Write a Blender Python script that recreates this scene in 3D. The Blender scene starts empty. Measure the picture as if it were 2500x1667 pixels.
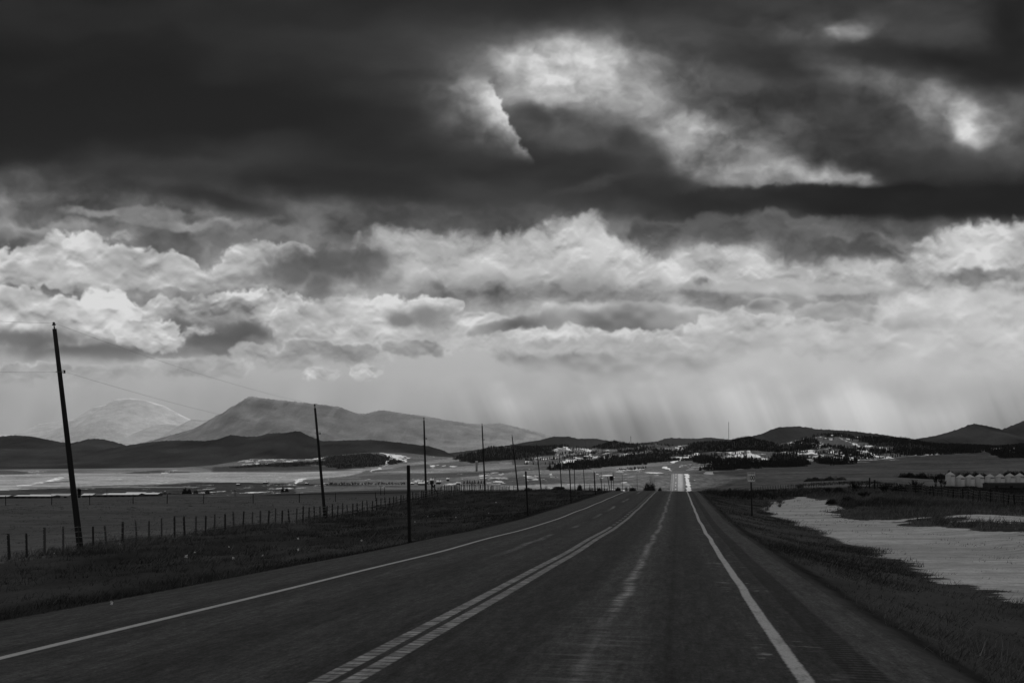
import bpy, math, random
import numpy as np
from mathutils import Vector, Matrix

rng = np.random.default_rng(7)
random.seed(7)
scene = bpy.context.scene
COL = scene.collection
F = 2430.0          # focal length of the photograph in its own 2500 px frame
CX, HY = 1250.0, 1135.0   # optical axis column and horizon row
TH = math.atan((1656.0 - CX) / F)   # heading of the road, right of the camera axis
ST, CT = math.sin(TH), math.cos(TH)


def lin(g):
    """sRGB grey 0..255 -> linear"""
    g = np.asarray(g, float) / 255.0
    return np.where(g <= 0.04045, g / 12.92, ((g + 0.055) / 1.055) ** 2.4)


# ------------------------------------------------------------------ noise
def _hash(ix, iy, seed):
    h = (ix.astype(np.int64) * 374761393 + iy.astype(np.int64) * 668265263 + seed * 1442695041) & 0xffffffff
    h = ((h ^ (h >> 13)) * 1274126177) & 0xffffffff
    h = h ^ (h >> 16)
    return (h & 0xffff) / 65535.0


def vnoise(x, y, seed=0):
    x = np.asarray(x, float); y = np.asarray(y, float)
    ix = np.floor(x); iy = np.floor(y)
    fx = x - ix; fy = y - iy
    fx = fx * fx * (3 - 2 * fx); fy = fy * fy * (3 - 2 * fy)
    a = _hash(ix, iy, seed); b = _hash(ix + 1, iy, seed)
    c = _hash(ix, iy + 1, seed); d = _hash(ix + 1, iy + 1, seed)
    return (a * (1 - fx) + b * fx) * (1 - fy) + (c * (1 - fx) + d * fx) * fy


def fbm(x, y, octv=5, seed=0, gain=0.5):
    x = np.asarray(x, float); y = np.asarray(y, float)
    v = np.zeros(np.broadcast(x, y).shape); a = 1.0; n = 0.0
    for i in range(octv):
        v += a * vnoise(x * 2 ** i + 17.3 * i, y * 2 ** i - 9.1 * i, seed + i)
        n += a; a *= gain
    return v / n


def sstep(a, b, x):
    t = np.clip((np.asarray(x, float) - a) / (b - a), 0, 1)
    return t * t * (3 - 2 * t)


def mixf(a, b, k):
    return a * (1 - k) + b * k


# ------------------------------------------------------------------ object helpers
def tag(o, label=None, cat=None, group=None, kind=None):
    if label: o['label'] = label
    if cat: o['category'] = cat
    if group: o['group'] = group
    if kind: o['kind'] = kind
    return o


def thing(name, loc, label, cat, group=None, rz=0.0):
    o = bpy.data.objects.new(name, None)
    o.empty_display_size = 0.2
    COL.objects.link(o)
    o.location = loc
    o.rotation_euler = (0, 0, rz)
    return tag(o, label, cat, group)


class MB:
    """collects verts / faces of one mesh"""
    def __init__(s):
        s.v = []; s.f = []

    def add(s, vs, fs):
        k = len(s.v)
        s.v.extend([tuple(p) for p in vs])
        s.f.extend([tuple(i + k for i in f) for f in fs])

    def box(s, c, size, rot=None):
        hx, hy, hz = size[0] / 2, size[1] / 2, size[2] / 2
        vs = [Vector((x, y, z)) for x in (-hx, hx) for y in (-hy, hy) for z in (-hz, hz)]
        if rot is not None:
            vs = [rot @ p for p in vs]
        c = Vector(c)
        s.add([p + c for p in vs], [(0, 1, 3, 2), (4, 6, 7, 5), (0, 4, 5, 1), (2, 3, 7, 6), (0, 2, 6, 4), (1, 5, 7, 3)])

    def tube(s, pts, radii, n=8, cap=True):
        pts = [Vector(p) for p in pts]
        if not hasattr(radii, '__len__'): radii = [radii] * len(pts)
        vs = []; fs = []
        for i, p in enumerate(pts):
            d = (pts[min(i + 1, len(pts) - 1)] - pts[max(i - 1, 0)]).normalized()
            a = d.orthogonal().normalized() if abs(d.z) < 0.9 else Vector((1, 0, 0)).cross(d).normalized()
            b = d.cross(a)
            for k in range(n):
                t = 2 * math.pi * k / n
                vs.append(p + (a * math.cos(t) + b * math.sin(t)) * radii[i])
        for i in range(len(pts) - 1):
            for k in range(n):
                k2 = (k + 1) % n
                fs.append((i * n + k, i * n + k2, (i + 1) * n + k2, (i + 1) * n + k))
        if cap:
            fs.append(tuple(range(n - 1, -1, -1)))
            m = (len(pts) - 1) * n
            fs.append(tuple(m + k for k in range(n)))
        s.add(vs, fs)

    def lathe(s, prof, n=24, c=(0, 0, 0)):
        c = Vector(c); vs = []; fs = []
        for r, z in prof:
            for k in range(n):
                t = 2 * math.pi * k / n
                vs.append(c + Vector((r * math.cos(t), r * math.sin(t), z)))
        for i in range(len(prof) - 1):
            for k in range(n):
                k2 = (k + 1) % n
                fs.append((i * n + k, i * n + k2, (i + 1) * n + k2, (i + 1) * n + k))
        fs.append(tuple(range(n - 1, -1, -1)))
        m = (len(prof) - 1) * n
        fs.append(tuple(m + k for k in range(n)))
        s.add(vs, fs)

    def build(s, name, mat, parent=None, smooth=False):
        me = bpy.data.meshes.new(name)
        me.from_pydata(s.v, [], s.f)
        me.materials.append(mat)
        if smooth:
            me.polygons.foreach_set('use_smooth', [True] * len(me.polygons))
        me.update()
        o = bpy.data.objects.new(name, me)
        COL.objects.link(o)
        if parent: o.parent = parent
        return o


def np_mesh(name, verts, faces, mat, attrs=None, smooth=True, parent=None, uv=None):
    """verts (N,3), faces (M,3|4) arrays; attrs: dict name -> per-vertex float array"""
    me = bpy.data.meshes.new(name)
    verts = np.asarray(verts, np.float32); faces = np.asarray(faces, np.int32)
    n, k = faces.shape
    me.vertices.add(len(verts)); me.vertices.foreach_set('co', verts.ravel())
    me.loops.add(n * k); me.loops.foreach_set('vertex_index', faces.ravel())
    me.polygons.add(n)
    me.polygons.foreach_set('loop_start', np.arange(0, n * k, k, dtype=np.int32))
    me.polygons.foreach_set('loop_total', np.full(n, k, np.int32))
    me.polygons.foreach_set('use_smooth', np.full(n, smooth, bool))
    if uv is not None:
        l = me.uv_layers.new(name='surface')
        l.data.foreach_set('uv', np.asarray(uv, np.float32)[faces.ravel()].ravel())
    for a, d in (attrs or {}).items():
        at = me.attributes.new(a, 'FLOAT', 'POINT')
        at.data.foreach_set('value', np.asarray(d, np.float32))
    me.materials.append(mat)
    me.update(); me.validate()
    o = bpy.data.objects.new(name, me)
    COL.objects.link(o)
    if parent: o.parent = parent
    return o


# ------------------------------------------------------------------ node helpers
class NT:
    def __init__(s, nt):
        s.nt = nt; s.L = nt.links

    def n(s, typ, **kw):
        nd = s.nt.nodes.new(typ)
        for k, v in kw.items(): setattr(nd, k, v)
        return nd

    def put(s, sock, val):
        if hasattr(val, 'is_output'): s.L.new(val, sock)
        elif val is not None: sock.default_value = val

    def m(s, op, a, b=None, c=None, clamp=False):
        nd = s.n('ShaderNodeMath', operation=op, use_clamp=clamp)
        s.put(nd.inputs[0], a)
        if b is not None: s.put(nd.inputs[1], b)
        if c is not None: s.put(nd.inputs[2], c)
        return nd.outputs[0]

    def v(s, op, a, b=None):
        nd = s.n('ShaderNodeVectorMath', operation=op)
        s.put(nd.inputs[0], a)
        if b is not None: s.put(nd.inputs[1], b)
        return nd.outputs['Value'] if op in ('DOT_PRODUCT', 'LENGTH') else nd.outputs[0]

    def mix(s, a, b, f):
        nd = s.n('ShaderNodeMix', data_type='FLOAT')
        s.put(nd.inputs[0], f); s.put(nd.inputs[2], a); s.put(nd.inputs[3], b)
        return nd.outputs[0]

    def mixc(s, a, b, f):
        nd = s.n('ShaderNodeMix', data_type='RGBA')
        s.put(nd.inputs[0], f); s.put(nd.inputs[6], a); s.put(nd.inputs[7], b)
        return nd.outputs[2]

    def noise(s, vec, scale, detail=4, rough=0.55, out='Fac', dist=0.0):
        nd = s.n('ShaderNodeTexNoise')
        s.put(nd.inputs['Vector'], vec)
        nd.inputs['Scale'].default_value = scale
        nd.inputs['Detail'].default_value = detail
        nd.inputs['Roughness'].default_value = rough
        nd.inputs['Distortion'].default_value = dist
        return nd.outputs[0] if out == 'Fac' else nd.outputs[1]

    def ss(s, a, b, x):
        nd = s.n('ShaderNodeMapRange', interpolation_type='SMOOTHSTEP')
        s.put(nd.inputs[0], x); s.put(nd.inputs[1], a); s.put(nd.inputs[2], b)
        return nd.outputs[0]

    def scale(s, vec, sx, sy, sz):
        return s.v('MULTIPLY', vec, (sx, sy, sz))

    def attr(s, name):
        nd = s.n('ShaderNodeAttribute', attribute_name=name)
        return nd.outputs['Fac']


def new_mat(name):
    m = bpy.data.materials.new(name)
    m.use_nodes = True
    t = NT(m.node_tree)
    return m, t, m.node_tree.nodes['Principled BSDF']


def grey_mat(name, base, var=0.3, scale=6.0, stretch=(1, 1, 1), rough=0.85, spec=0.2, detail=5, bump=0.0, metallic=0.0):
    """mottled grey surface"""
    m, t, b = new_mat(name)
    co = t.n('ShaderNodeTexCoord').outputs['Object']
    co = t.scale(co, *stretch)
    f = t.noise(co, scale, detail, 0.6)
    f2 = t.noise(co, scale * 7.3, 3, 0.6)
    k = t.m('MULTIPLY_ADD', f, var * 2, 1 - var)
    k = t.m('MULTIPLY', k, t.m('MULTIPLY_ADD', f2, var, 1 - var / 2))
    g = t.m('MULTIPLY', k, base)
    t.L.new(g, b.inputs['Base Color'])
    b.inputs['Roughness'].default_value = rough
    b.inputs['Specular IOR Level'].default_value = spec
    b.inputs['Metallic'].default_value = metallic
    if bump:
        bn = t.n('ShaderNodeBump'); bn.inputs['Strength'].default_value = bump
        bn.inputs['Distance'].default_value = 0.02
        t.L.new(f2, bn.inputs['Height']); t.L.new(bn.outputs[0], b.inputs['Normal'])
    return m


# ------------------------------------------------------------------ painter used for cloud cover and for land cover
def poly_mask(px, py, poly):
    x = px; y = py
    ins = np.zeros(x.shape, bool)
    n = len(poly)
    for i in range(n):
        x1, y1 = poly[i]; x2, y2 = poly[(i + 1) % n]
        if y1 == y2: continue
        c = ((y1 > y) != (y2 > y)) & (x < (x2 - x1) * (y - y1) / (y2 - y1) + x1)
        ins ^= c
    return ins


def paint(px, py, val, strokes):
    """strokes: (cx, cy, rx, ry, value, alpha, angle_deg, hardness)"""
    for st in strokes:
        cx, cy, rx, ry, g = st[:5]
        al = st[5] if len(st) > 5 else 1.0
        an = math.radians(st[6]) if len(st) > 6 else 0.0
        hd = st[7] if len(st) > 7 else 0.45
        dx = px - cx; dy = py - cy
        u = (dx * math.cos(an) + dy * math.sin(an)) / rx
        v = (-dx * math.sin(an) + dy * math.cos(an)) / ry
        d = np.sqrt(u * u + v * v)
        k = 1 - sstep(hd, 1.0 + (1 - hd) * 0.35, d)
        val = mixf(val, g, k * al)
    return val
# ------------------------------------------------------------------ cloud cover, computed over azimuth and elevation
NU, NV = 1500, 720
U0, U1 = math.radians(-30.0), math.radians(30.0)
V0, V1 = math.radians(-0.8), math.radians(28.0)


def worley(x, y, seed):
    """distance to the nearest of one jittered point per cell"""
    ix = np.floor(x); iy = np.floor(y)
    best = np.full(x.shape, 9.0)
    for ox in (-1, 0, 1):
        for oy in (-1, 0, 1):
            cx = ix + ox; cy = iy + oy
            dx = cx + _hash(cx, cy, seed) - x; dy = cy + _hash(cx, cy, seed + 77) - y
            best = np.minimum(best, dx * dx + dy * dy)
    return np.sqrt(best)


def puffs(x, y, octv, seed):
    v = np.zeros_like(x); a = 1.0; n = 0
    for i in range(octv):
        v += a * (1 - np.clip(worley(x * 2 ** i + 3.7 * i, y * 2 ** i, seed + i), 0, 1.1))
        n += a; a *= 0.52
    return v / n


BANKS = [
    # (ellipses, rim tone, body tone, underside tone, puff size, edge softness, base fade, wisp)
    ([(90, 560, 150, 22), (300, 520, 130, 14), (460, 540, 160, 12), (620, 572, 130, 12)], 148, 138, 118, 60, .9, 0, 40),
    ([(-40, 655, 90, 60), (70, 650, 110, 56), (190, 640, 130, 68), (300, 655, 110, 56), (420, 660, 66, 44), (480, 690, 60, 30)], 198, 180, 150, 46, .16, .5, 16),
    ([(300, 578, 24, 15)], 172, 150, 130, 20, .5, 0, 8),
    ([(640, 640, 90, 54), (570, 672, 62, 32), (715, 612, 54, 26)], 198, 176, 140, 40, .18, .5, 14),
    ([(985, 630, 110, 66), (1090, 635, 110, 66), (1210, 645, 120, 58), (1310, 620, 90, 56), (1415, 590, 86, 62), (1490, 640, 110, 56), (1380, 660, 150, 44)], 192, 178, 146, 54, .5, .45, 30),
    ([(1620, 668, 110, 34), (1740, 645, 130, 46), (1880, 662, 130, 38), (2010, 684, 120, 26), (1560, 680, 90, 30)], 190, 176, 146, 44, .5, .4, 24),
    ([(2300, 650, 96, 60), (2410, 605, 110, 62), (2500, 620, 100, 74), (2590, 620, 100, 70), (2230, 670, 60, 36)], 194, 182, 150, 48, .35, .5, 22),
    ([(805, 642, 120, 50), (885, 652, 84, 38), (715, 655, 76, 34), (772, 695, 34, 50)], 128, 92, 84, 60, 1.25, .2, 30),
    ([(2400, 672, 116, 17)], 150, 122, 120, 30, .8, .2, 16),
    ([(1830, 560, 210, 30), (2060, 605, 170, 34), (1610, 575, 90, 34), (2150, 628, 60, 20)], 112, 86, 84, 50, .9, .2, 34),
    ([(1880, 700, 220, 12), (2050, 708, 180, 10)], 176, 168, 160, 40, .9, 0, 10),
    ([(30, 770, 150, 70), (150, 790, 130, 58), (262, 770, 66, 64), (345, 805, 84, 52), (405, 822, 52, 42)], 206, 186, 158, 42, .14, .5, 14),
    ([(385, 760, 44, 34), (440, 762, 44, 30), (498, 762, 46, 40), (600, 752, 92, 50), (690, 760, 80, 46), (620, 800, 120, 44)], 202, 160, 140, 34, .2, .45, 14),
    ([(525, 830, 110, 36), (460, 795, 54, 24), (590, 812, 66, 24)], 116, 96, 98, 60, 1.1, .2, 20),
    ([(485, 806, 36, 12), (455, 812, 16, 8)], 170, 150, 120, 16, .8, 0, 10),
    ([(60, 830, 140, 24), (250, 856, 240, 20)], 120, 104, 116, 60, 1.2, .2, 16),
    ([(395, 822, 56, 40), (340, 812, 60, 34)], 206, 190, 160, 30, .16, .4, 12),
    ([(760, 800, 96, 54), (860, 780, 100, 52), (960, 778, 84, 48), (1045, 765, 62, 44), (1092, 752, 34, 28), (1160, 795, 96, 32), (900, 830, 200, 44)], 204, 184, 164, 38, .2, .3, 14),
    ([(1050, 772, 62, 30), (985, 776, 46, 18)], 150, 130, 140, 50, 1.1, 0, 16),
    ([(1510, 838, 310, 104), (1280, 815, 130, 40), (1700, 815, 130, 58)], 204, 134, 168, 70, .10, .4, 8),
    ([(1395, 818, 130, 22), (1560, 826, 150, 18), (1290, 826, 100, 20), (1680, 820, 90, 22)], 198, 180, 166, 28, .35, .4, 12),
    ([(1780, 800, 70, 46), (1850, 800, 90, 36), (1730, 815, 60, 30)], 200, 188, 172, 34, .25, .4, 12),
    ([(1872, 746, 50, 20)], 196, 138, 150, 60, .4, .2, 5),
    
    ([(2050, 772, 130, 36), (2160, 785, 120, 34)], 194, 158, 170, 46, .3, .4, 10),
    ([(2300, 775, 170, 56), (2440, 770, 130, 60), (2560, 770, 110, 60)], 188, 180, 166, 50, .7, .4, 20),
    ([(1960, 800, 66, 22), (2090, 806, 70, 24), (2250, 830, 80, 24)], 192, 160, 170, 26, .5, .3, 12),
    ([(700, 880, 70, 26), (770, 850, 70, 22), (860, 866, 80, 26), (1010, 850, 90, 24), (620, 862, 60, 20)], 188, 142, 160, 32, .45, .4, 16),
    ([(40, 918, 56, 30), (120, 905, 60, 22), (210, 918, 90, 22)], 192, 146, 166, 28, .35, .4, 12),
    ([(330, 915, 90, 24), (440, 895, 90, 22), (545, 900, 60, 28)], 188, 154, 166, 30, .5, .4, 14),
    ([(890, 912, 36, 22), (780, 912, 40, 16)], 198, 184, 164, 18, .5, .3, 14),
    ([(1750, 846, 120, 34), (1950, 838, 140, 36), (2150, 846, 140, 44), (2350, 850, 150, 50), (2520, 850, 100, 50)], 190, 174, 168, 54, .7, .5, 22),
    ([(1180, 838, 90, 22), (1330, 850, 110, 24), (1480, 845, 110, 24), (1620, 850, 90, 22)], 188, 168, 172, 30, .6, .5, 16)]


def cloud_cover():
    uu = np.linspace(U0, U1, NU); vv = np.linspace(V0, V1, NV)
    Ug, Vg = np.meshgrid(uu, vv)
    px = CX + F * np.tan(Ug)
    py = HY - F * np.tan(Vg) / np.cos(Ug)
    # --- smooth layer: broad tone of the deck above, the gaps and the rain below
    w1 = fbm(px / 125, py / 100, 6, 11, 0.55) - 0.5; w2 = fbm(px / 125, py / 100, 6, 23, 0.55) - 0.5
    w3 = fbm(px / 46, py / 30, 4, 12) - 0.5; w4 = fbm(px / 46, py / 30, 4, 24) - 0.5
    qx = px + w1 * 62 + w3 * 30; qy = py + w2 * 24 + w4 * 20 + 6
    ys = [-120, 60, 160, 300, 390, 440, 490, 530, 570, 620, 700, 780, 850, 920, 980, 1060, 1150]
    lt = [40, 38, 34, 31, 46, 70, 92, 112, 112, 106, 140, 128, 150, 170, 164, 158, 150]
    md = [38, 40, 48, 54, 47, 46, 60, 84, 112, 138, 140, 160, 176, 170, 156, 128, 118]
    rt = [46, 66, 62, 78, 76, 56, 46, 62, 98, 138, 150, 170, 184, 178, 166, 148, 138]
    L = np.interp(qy, ys, lt); M = np.interp(qy, ys, md); R = np.interp(qy, ys, rt)
    v = np.where(qx < 1250, mixf(L, M, sstep(250, 1250, qx)), mixf(M, R, sstep(1250, 2000, qx)))
    S = [(500, 250, 620, 110, 30, .9, 0, .1), (0, 170, 200, 80, 26, .8, 0, .1), (250, 60, 500, 60, 41, .6, 0, .1), (1050, 190, 220, 80, 56, .6, 0, .1), (950, 120, 160, 40, 44, .4, 0, .1),
         (400, 412, 320, 30, 60, .7, 3, .1), (60, 445, 260, 40, 86, .6, 0, .1), (90, 500, 240, 30, 108, .7, -4, .1),
         (880, 452, 460, 48, 42, .95, 2, .2), (540, 500, 220, 30, 50, .9, 12, .2), (1180, 480, 220, 46, 50, .8, 0, .1), (1530, 485, 170, 36, 62, .7, 0, .1), (980, 545, 240, 34, 88, .8, 0, .1),
         (430, 600, 150, 46, 106, .9, 8, .3), (15, 598, 70, 26, 86, .8, 0, .2), (1235, 560, 60, 44, 74, .8, 0, .2),
         # breaks at the upper right: wide soft glow first, then the bright cores
         (1900, 75, 520, 62, 66, .9, -3, .05), (2060, 78, 230, 42, 92, .8, 0, .05), (2075, 80, 76, 24, 156, .9, 4, .05), (2320, 70, 200, 50, 60, .7, 0, .1), (2480, 100, 110, 150, 34, .9, 0, .1),
         (1900, 152, 260, 46, 44, .85, 0, .1), (2330, 172, 260, 62, 37, .9, 8, .2), (2070, 185, 150, 48, 92, .8, 25, .05), (2180, 225, 120, 40, 90, .7, 22, .05),
         (1750, 225, 260, 70, 66, .8, 12, .05), (1500, 215, 520, 170, 84, .7, 10, .0), (1420, 200, 360, 135, 116, .85, 4, .02), (1390, 190, 250, 95, 166, .95, 2, .25), (1330, 170, 130, 60, 200, .9, 0, .15), (1460, 165, 150, 50, 182, .8, 4, .1),
         (1385, 245, 110, 40, 172, .8, -6, .1), (1250, 215, 80, 48, 150, .8, 0, .1), (1530, 245, 130, 40, 148, .8, 14, .1), (1620, 290, 170, 44, 128, .8, 22, .1), (1590, 180, 150, 60, 96, .6, 0, .05),
         (1760, 350, 330, 130, 104, .8, 16, .02), (1730, 350, 160, 66, 168, .9, 18, .2), (1705, 320, 96, 34, 208, .9, 15, .1), (1810, 405, 180, 56, 166, .9, 6, .2), (1640, 325, 110, 34, 146, .7, 22, .1),
         (1970, 428, 190, 34, 162, .9, 6, .2), (2095, 446, 60, 18, 184, .8, 12, .1), (1890, 345, 120, 60, 118, .5, 0, .05),
         (1150, 300, 120, 110, 84, .6, 0, .1), (1345, 320, 110, 66, 80, .9, 0, .2), (1300, 285, 60, 24, 60, .8, 25, .1), (1430, 345, 100, 50, 74, .8, 0, .2), (1530, 352, 50, 34, 46, .8, 0, .1),
         (1430, 412, 170, 34, 46, .9, -4, .2), (1570, 400, 80, 70, 64, .7, 40, .1), (1450, 455, 110, 16, 80, .5, -14, .1),
         (2320, 290, 260, 110, 92, .8, 22, .02), (2330, 290, 190, 84, 110, .7, 22, .05), (2340, 288, 150, 56, 158, .95, 22, .2), (2355, 318, 80, 32, 182, .9, 30, .15), (2240, 260, 110, 34, 112, .7, 10, .1), (2480, 250, 80, 50, 92, .6, 0, .1),
         (2080, 345, 220, 80, 68, .7, 0, .1), (2340, 405, 240, 46, 56, .8, 0, .1),
         (2250, 495, 460, 48, 35, 1.0, 0, .5), (1850, 492, 240, 32, 47, .9, 0, .4), (2500, 480, 260, 66, 33, .9, 0, .3),
         (1140, 730, 190, 40, 136, .9, 2, .3), (1330, 715, 170, 24, 142, .8, 0, .2), (1620, 735, 220, 22, 146, .9, 3, .2), (2130, 722, 190, 17, 150, .8, -4, .2),
         (330, 710, 190, 26, 146, .8, 0, .2), (560, 700, 150, 22, 158, .7, 0, .2), (180, 722, 70, 18, 108, .9, 14, .2)]
    v = paint(qx, qy, v, S)
    # bright rim of the broken cloud and the ragged top of the low dark bar
    rx = px + (puffs(px / 26, py / 26, 3, 91) - 0.5) * 26 + w3 * 10
    cr = np.interp(py, [195, 240, 290, 350, 400], [1190, 1216, 1240, 1270, 1306])
    k = sstep(175, 220, py) * (1 - sstep(345, 410, py)) * (1 - sstep(-4, 9, rx - cr))
    v = mixf(v, 190 + w1 * 40, k * np.exp(-np.clip(cr - rx, 0, 999) / np.interp(py, [210, 300, 395], [74, 60, 44])))
    k = sstep(222, 250, py) * (1 - sstep(370, 400, py)) * sstep(-6, 16, rx - cr) * (1 - sstep(10, 110, rx - cr))
    v = mixf(v, np.minimum(v, 88 + w1 * 80), k * 0.6)
    ed = np.interp(px, [1640, 1750, 1850, 1950, 2050, 2120, 2220], [474, 458, 456, 447, 452, 464, 462]) + (puffs(px / 24, py / 24, 3, 92) - 0.5) * 18
    k = sstep(-6, 8, py - ed) * (1 - sstep(24, 80, py - ed)) * sstep(1600, 1740, px) * (1 - sstep(2180, 2350, px))
    v = mixf(v, 42, k * 0.9)
    # soft streaky texture of the deck
    tex = (fbm(qx / 300, qy / 95, 6, 31) - 0.5) * 0.9 + (fbm(qx / 64, qy / 50, 6, 32, 0.55) - 0.5) * 0.75 * sstep(45, 90, v)
    v = v * (1 + tex * (0.8 + 0.3 * sstep(60, 120, v)) * (1 - sstep(700, 860, py)))
    # --- cumulus banks, far ones first
    for bi, (els, rim, body, under, ps, soft, fade, wisp) in enumerate(BANKS):
        x0 = min(e[0] - e[2] for e in els) - 90; x1 = max(e[0] + e[2] for e in els) + 90
        y0 = min(e[1] - e[3] for e in els) - 70; y1 = max(e[1] + e[3] for e in els) + 90
        rr = np.nonzero((py > y0).any(1) & (py < y1).any(1))[0]; cc = np.nonzero((px > x0).any(0) & (px < x1).any(0))[0]
        if len(rr) == 0 or len(cc) == 0: continue
        sl = (slice(rr[0], rr[-1] + 1), slice(cc[0], cc[-1] + 1))
        X = px[sl]; Y = py[sl]
        sd = 500 + bi * 13
        ax = X + (fbm(X / (ps * 1.3), Y / (ps * 1.3), 5, sd) - 0.5) * wisp * 2.6
        ay = Y + (fbm(X / (ps * 1.3), Y / (ps * 1.3), 5, sd + 1) - 0.5) * wisp * 2.0
        d = np.full(X.shape, -3.0); low = np.full(X.shape, 0.0); hgt = 0.0
        for cx, cy, ex, ey in els:
            q = 1 - np.sqrt(((ax - cx) / ex) ** 2 + ((ay - cy) / ey) ** 2)
            d = np.logaddexp(d * 9, q * 9) / 9
            hgt = max(hgt, ey)
        P = puffs(ax / ps, ay / ps * 1.15, 4, sd + 5)
        P2 = fbm(ax / (ps * 0.7), ay / (ps * 0.7), 5, sd + 9)
        nz = 0.4 if wisp < 9 else 1.0
        d = d + nz * ((P - 0.52) * 0.62 + (P2 - 0.5) * 0.35)
        al = sstep(-soft * 0.5, soft * 0.5 + 0.06, d)
        # relief of the billows, lit from above and behind: bright rims, greyer middles, dull undersides
        rel = fbm(ax / (ps * 1.5), ay / (ps * 1.2), 3, sd + 21, 0.42)
        gy = np.gradient(rel, axis=0) / max(1e-6, (V1 - V0) / NV * F) * ps * 2.4
        soft_p = fbm(ax / (ps * 2.2), ay / (ps * 1.6), 4, sd + 31, 0.5)
        rimk = np.exp(-np.clip(d, 0, 9) / (0.10 + 0.10 * soft))
        mid = sum(e[1] for e in els) / len(els)
        topk = 1 - sstep(-0.2, 0.9, (Y - mid) / hgt)
        tone = body + (rim - body) * np.clip(rimk * (0.35 + 0.65 * topk), 0, 1)
        tone = mixf(tone, under, sstep(0.1, 1.1, (ay - mid) / hgt) * 0.8)
        con = 0.5 * abs(rim - under) + 8
        kk = 1.1 - 0.75 * soft
        tone = tone - gy * con * 0.45 * kk + (soft_p - 0.5) * con * 3.0 + (P2 - 0.5) * con * 0.25 * kk
        al = al * (1 - fade * sstep(0.35, 1.25, (Y - mid) / hgt))
        v[sl] = mixf(v[sl], np.clip(tone, 60, 212), al)
    # --- veil of rain and slanting light below the cloud, right of the middle
    veil = np.interp(py, [800, 880, 940, 1000, 1060, 1140], [189, 183, 176, 167, 150, 138])
    veil = veil + 22 * np.exp(-((px - 2090) / 230) ** 2) * sstep(860, 1040, py) - 24 * np.exp(-((px - 1540) / 190) ** 2) * sstep(960, 1040, py) - 22 * np.exp(-((px - 2500) / 120) ** 2) * sstep(880, 960, py) \
        - 10 * np.exp(-((px - 1280) / 120) ** 2) * sstep(980, 1040, py) + 10 * np.exp(-((px - 1760) / 120) ** 2) + 9 * sstep(1650, 1900, px) * (1 - sstep(2250, 2420, px))
    slant = px - 0.42 * (py - 850)
    st = (fbm(slant / 70, py / 1500, 4, 41) - 0.5) * 26 + (fbm(slant / 22, py / 1200, 3, 43) - 0.5) * 9
    edge = 9 * sstep(-26, 22, slant - 1945) * (1 - sstep(10, 260, slant - 1945)) - 7 * sstep(-190, -20, slant - 1945) * (1 - sstep(-26, 22, slant - 1945))
    veil = veil + st * 1.9 * sstep(860, 990, py) + 3 + edge * sstep(900, 980, py) + (fbm(px / 100, py / 55, 5, 47) - 0.5) * 60 * (1 - sstep(880, 1000, py)) + (fbm(px / 120, py / 90, 4, 44) - 0.5) * 10
    kv = sstep(850, 1010, py + (fbm(px / 150, py / 110, 5, 45) - 0.5) * 170) * sstep(900, 1250, px + (fbm(px / 90, py / 90, 3, 46) - 0.5) * 120)
    v = mixf(v, veil, kv * 0.92)
    lv = np.interp(py, [900, 960, 1040, 1140], [172, 164, 156, 148]) + (fbm((px + 0.2 * py) / 80, py / 700, 4, 48) - 0.5) * 20 + (fbm(px / 110, py / 80, 4, 49) - 0.5) * 12
    kl = sstep(860, 1000, py + (fbm(px / 110, py / 90, 5, 50) - 0.5) * 150) * (1 - kv)
    v = mixf(v, lv, kl * 0.85)
    cu = sstep(540, 600, py) * (1 - sstep(860, 940, py))
    v = v + (v - 162) * 0.02 * cu + 3 * cu
    return lin(np.clip(v, 14, 216))
# ------------------------------------------------------------------ sky
SUN_EL, SUN_AZ = math.radians(40), math.radians(2)
HAZE_D, HAZE_TOP, HAZE_FAR, HAZE_J = 0.6e-5, 1830.0, 60000.0, 0.37


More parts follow.
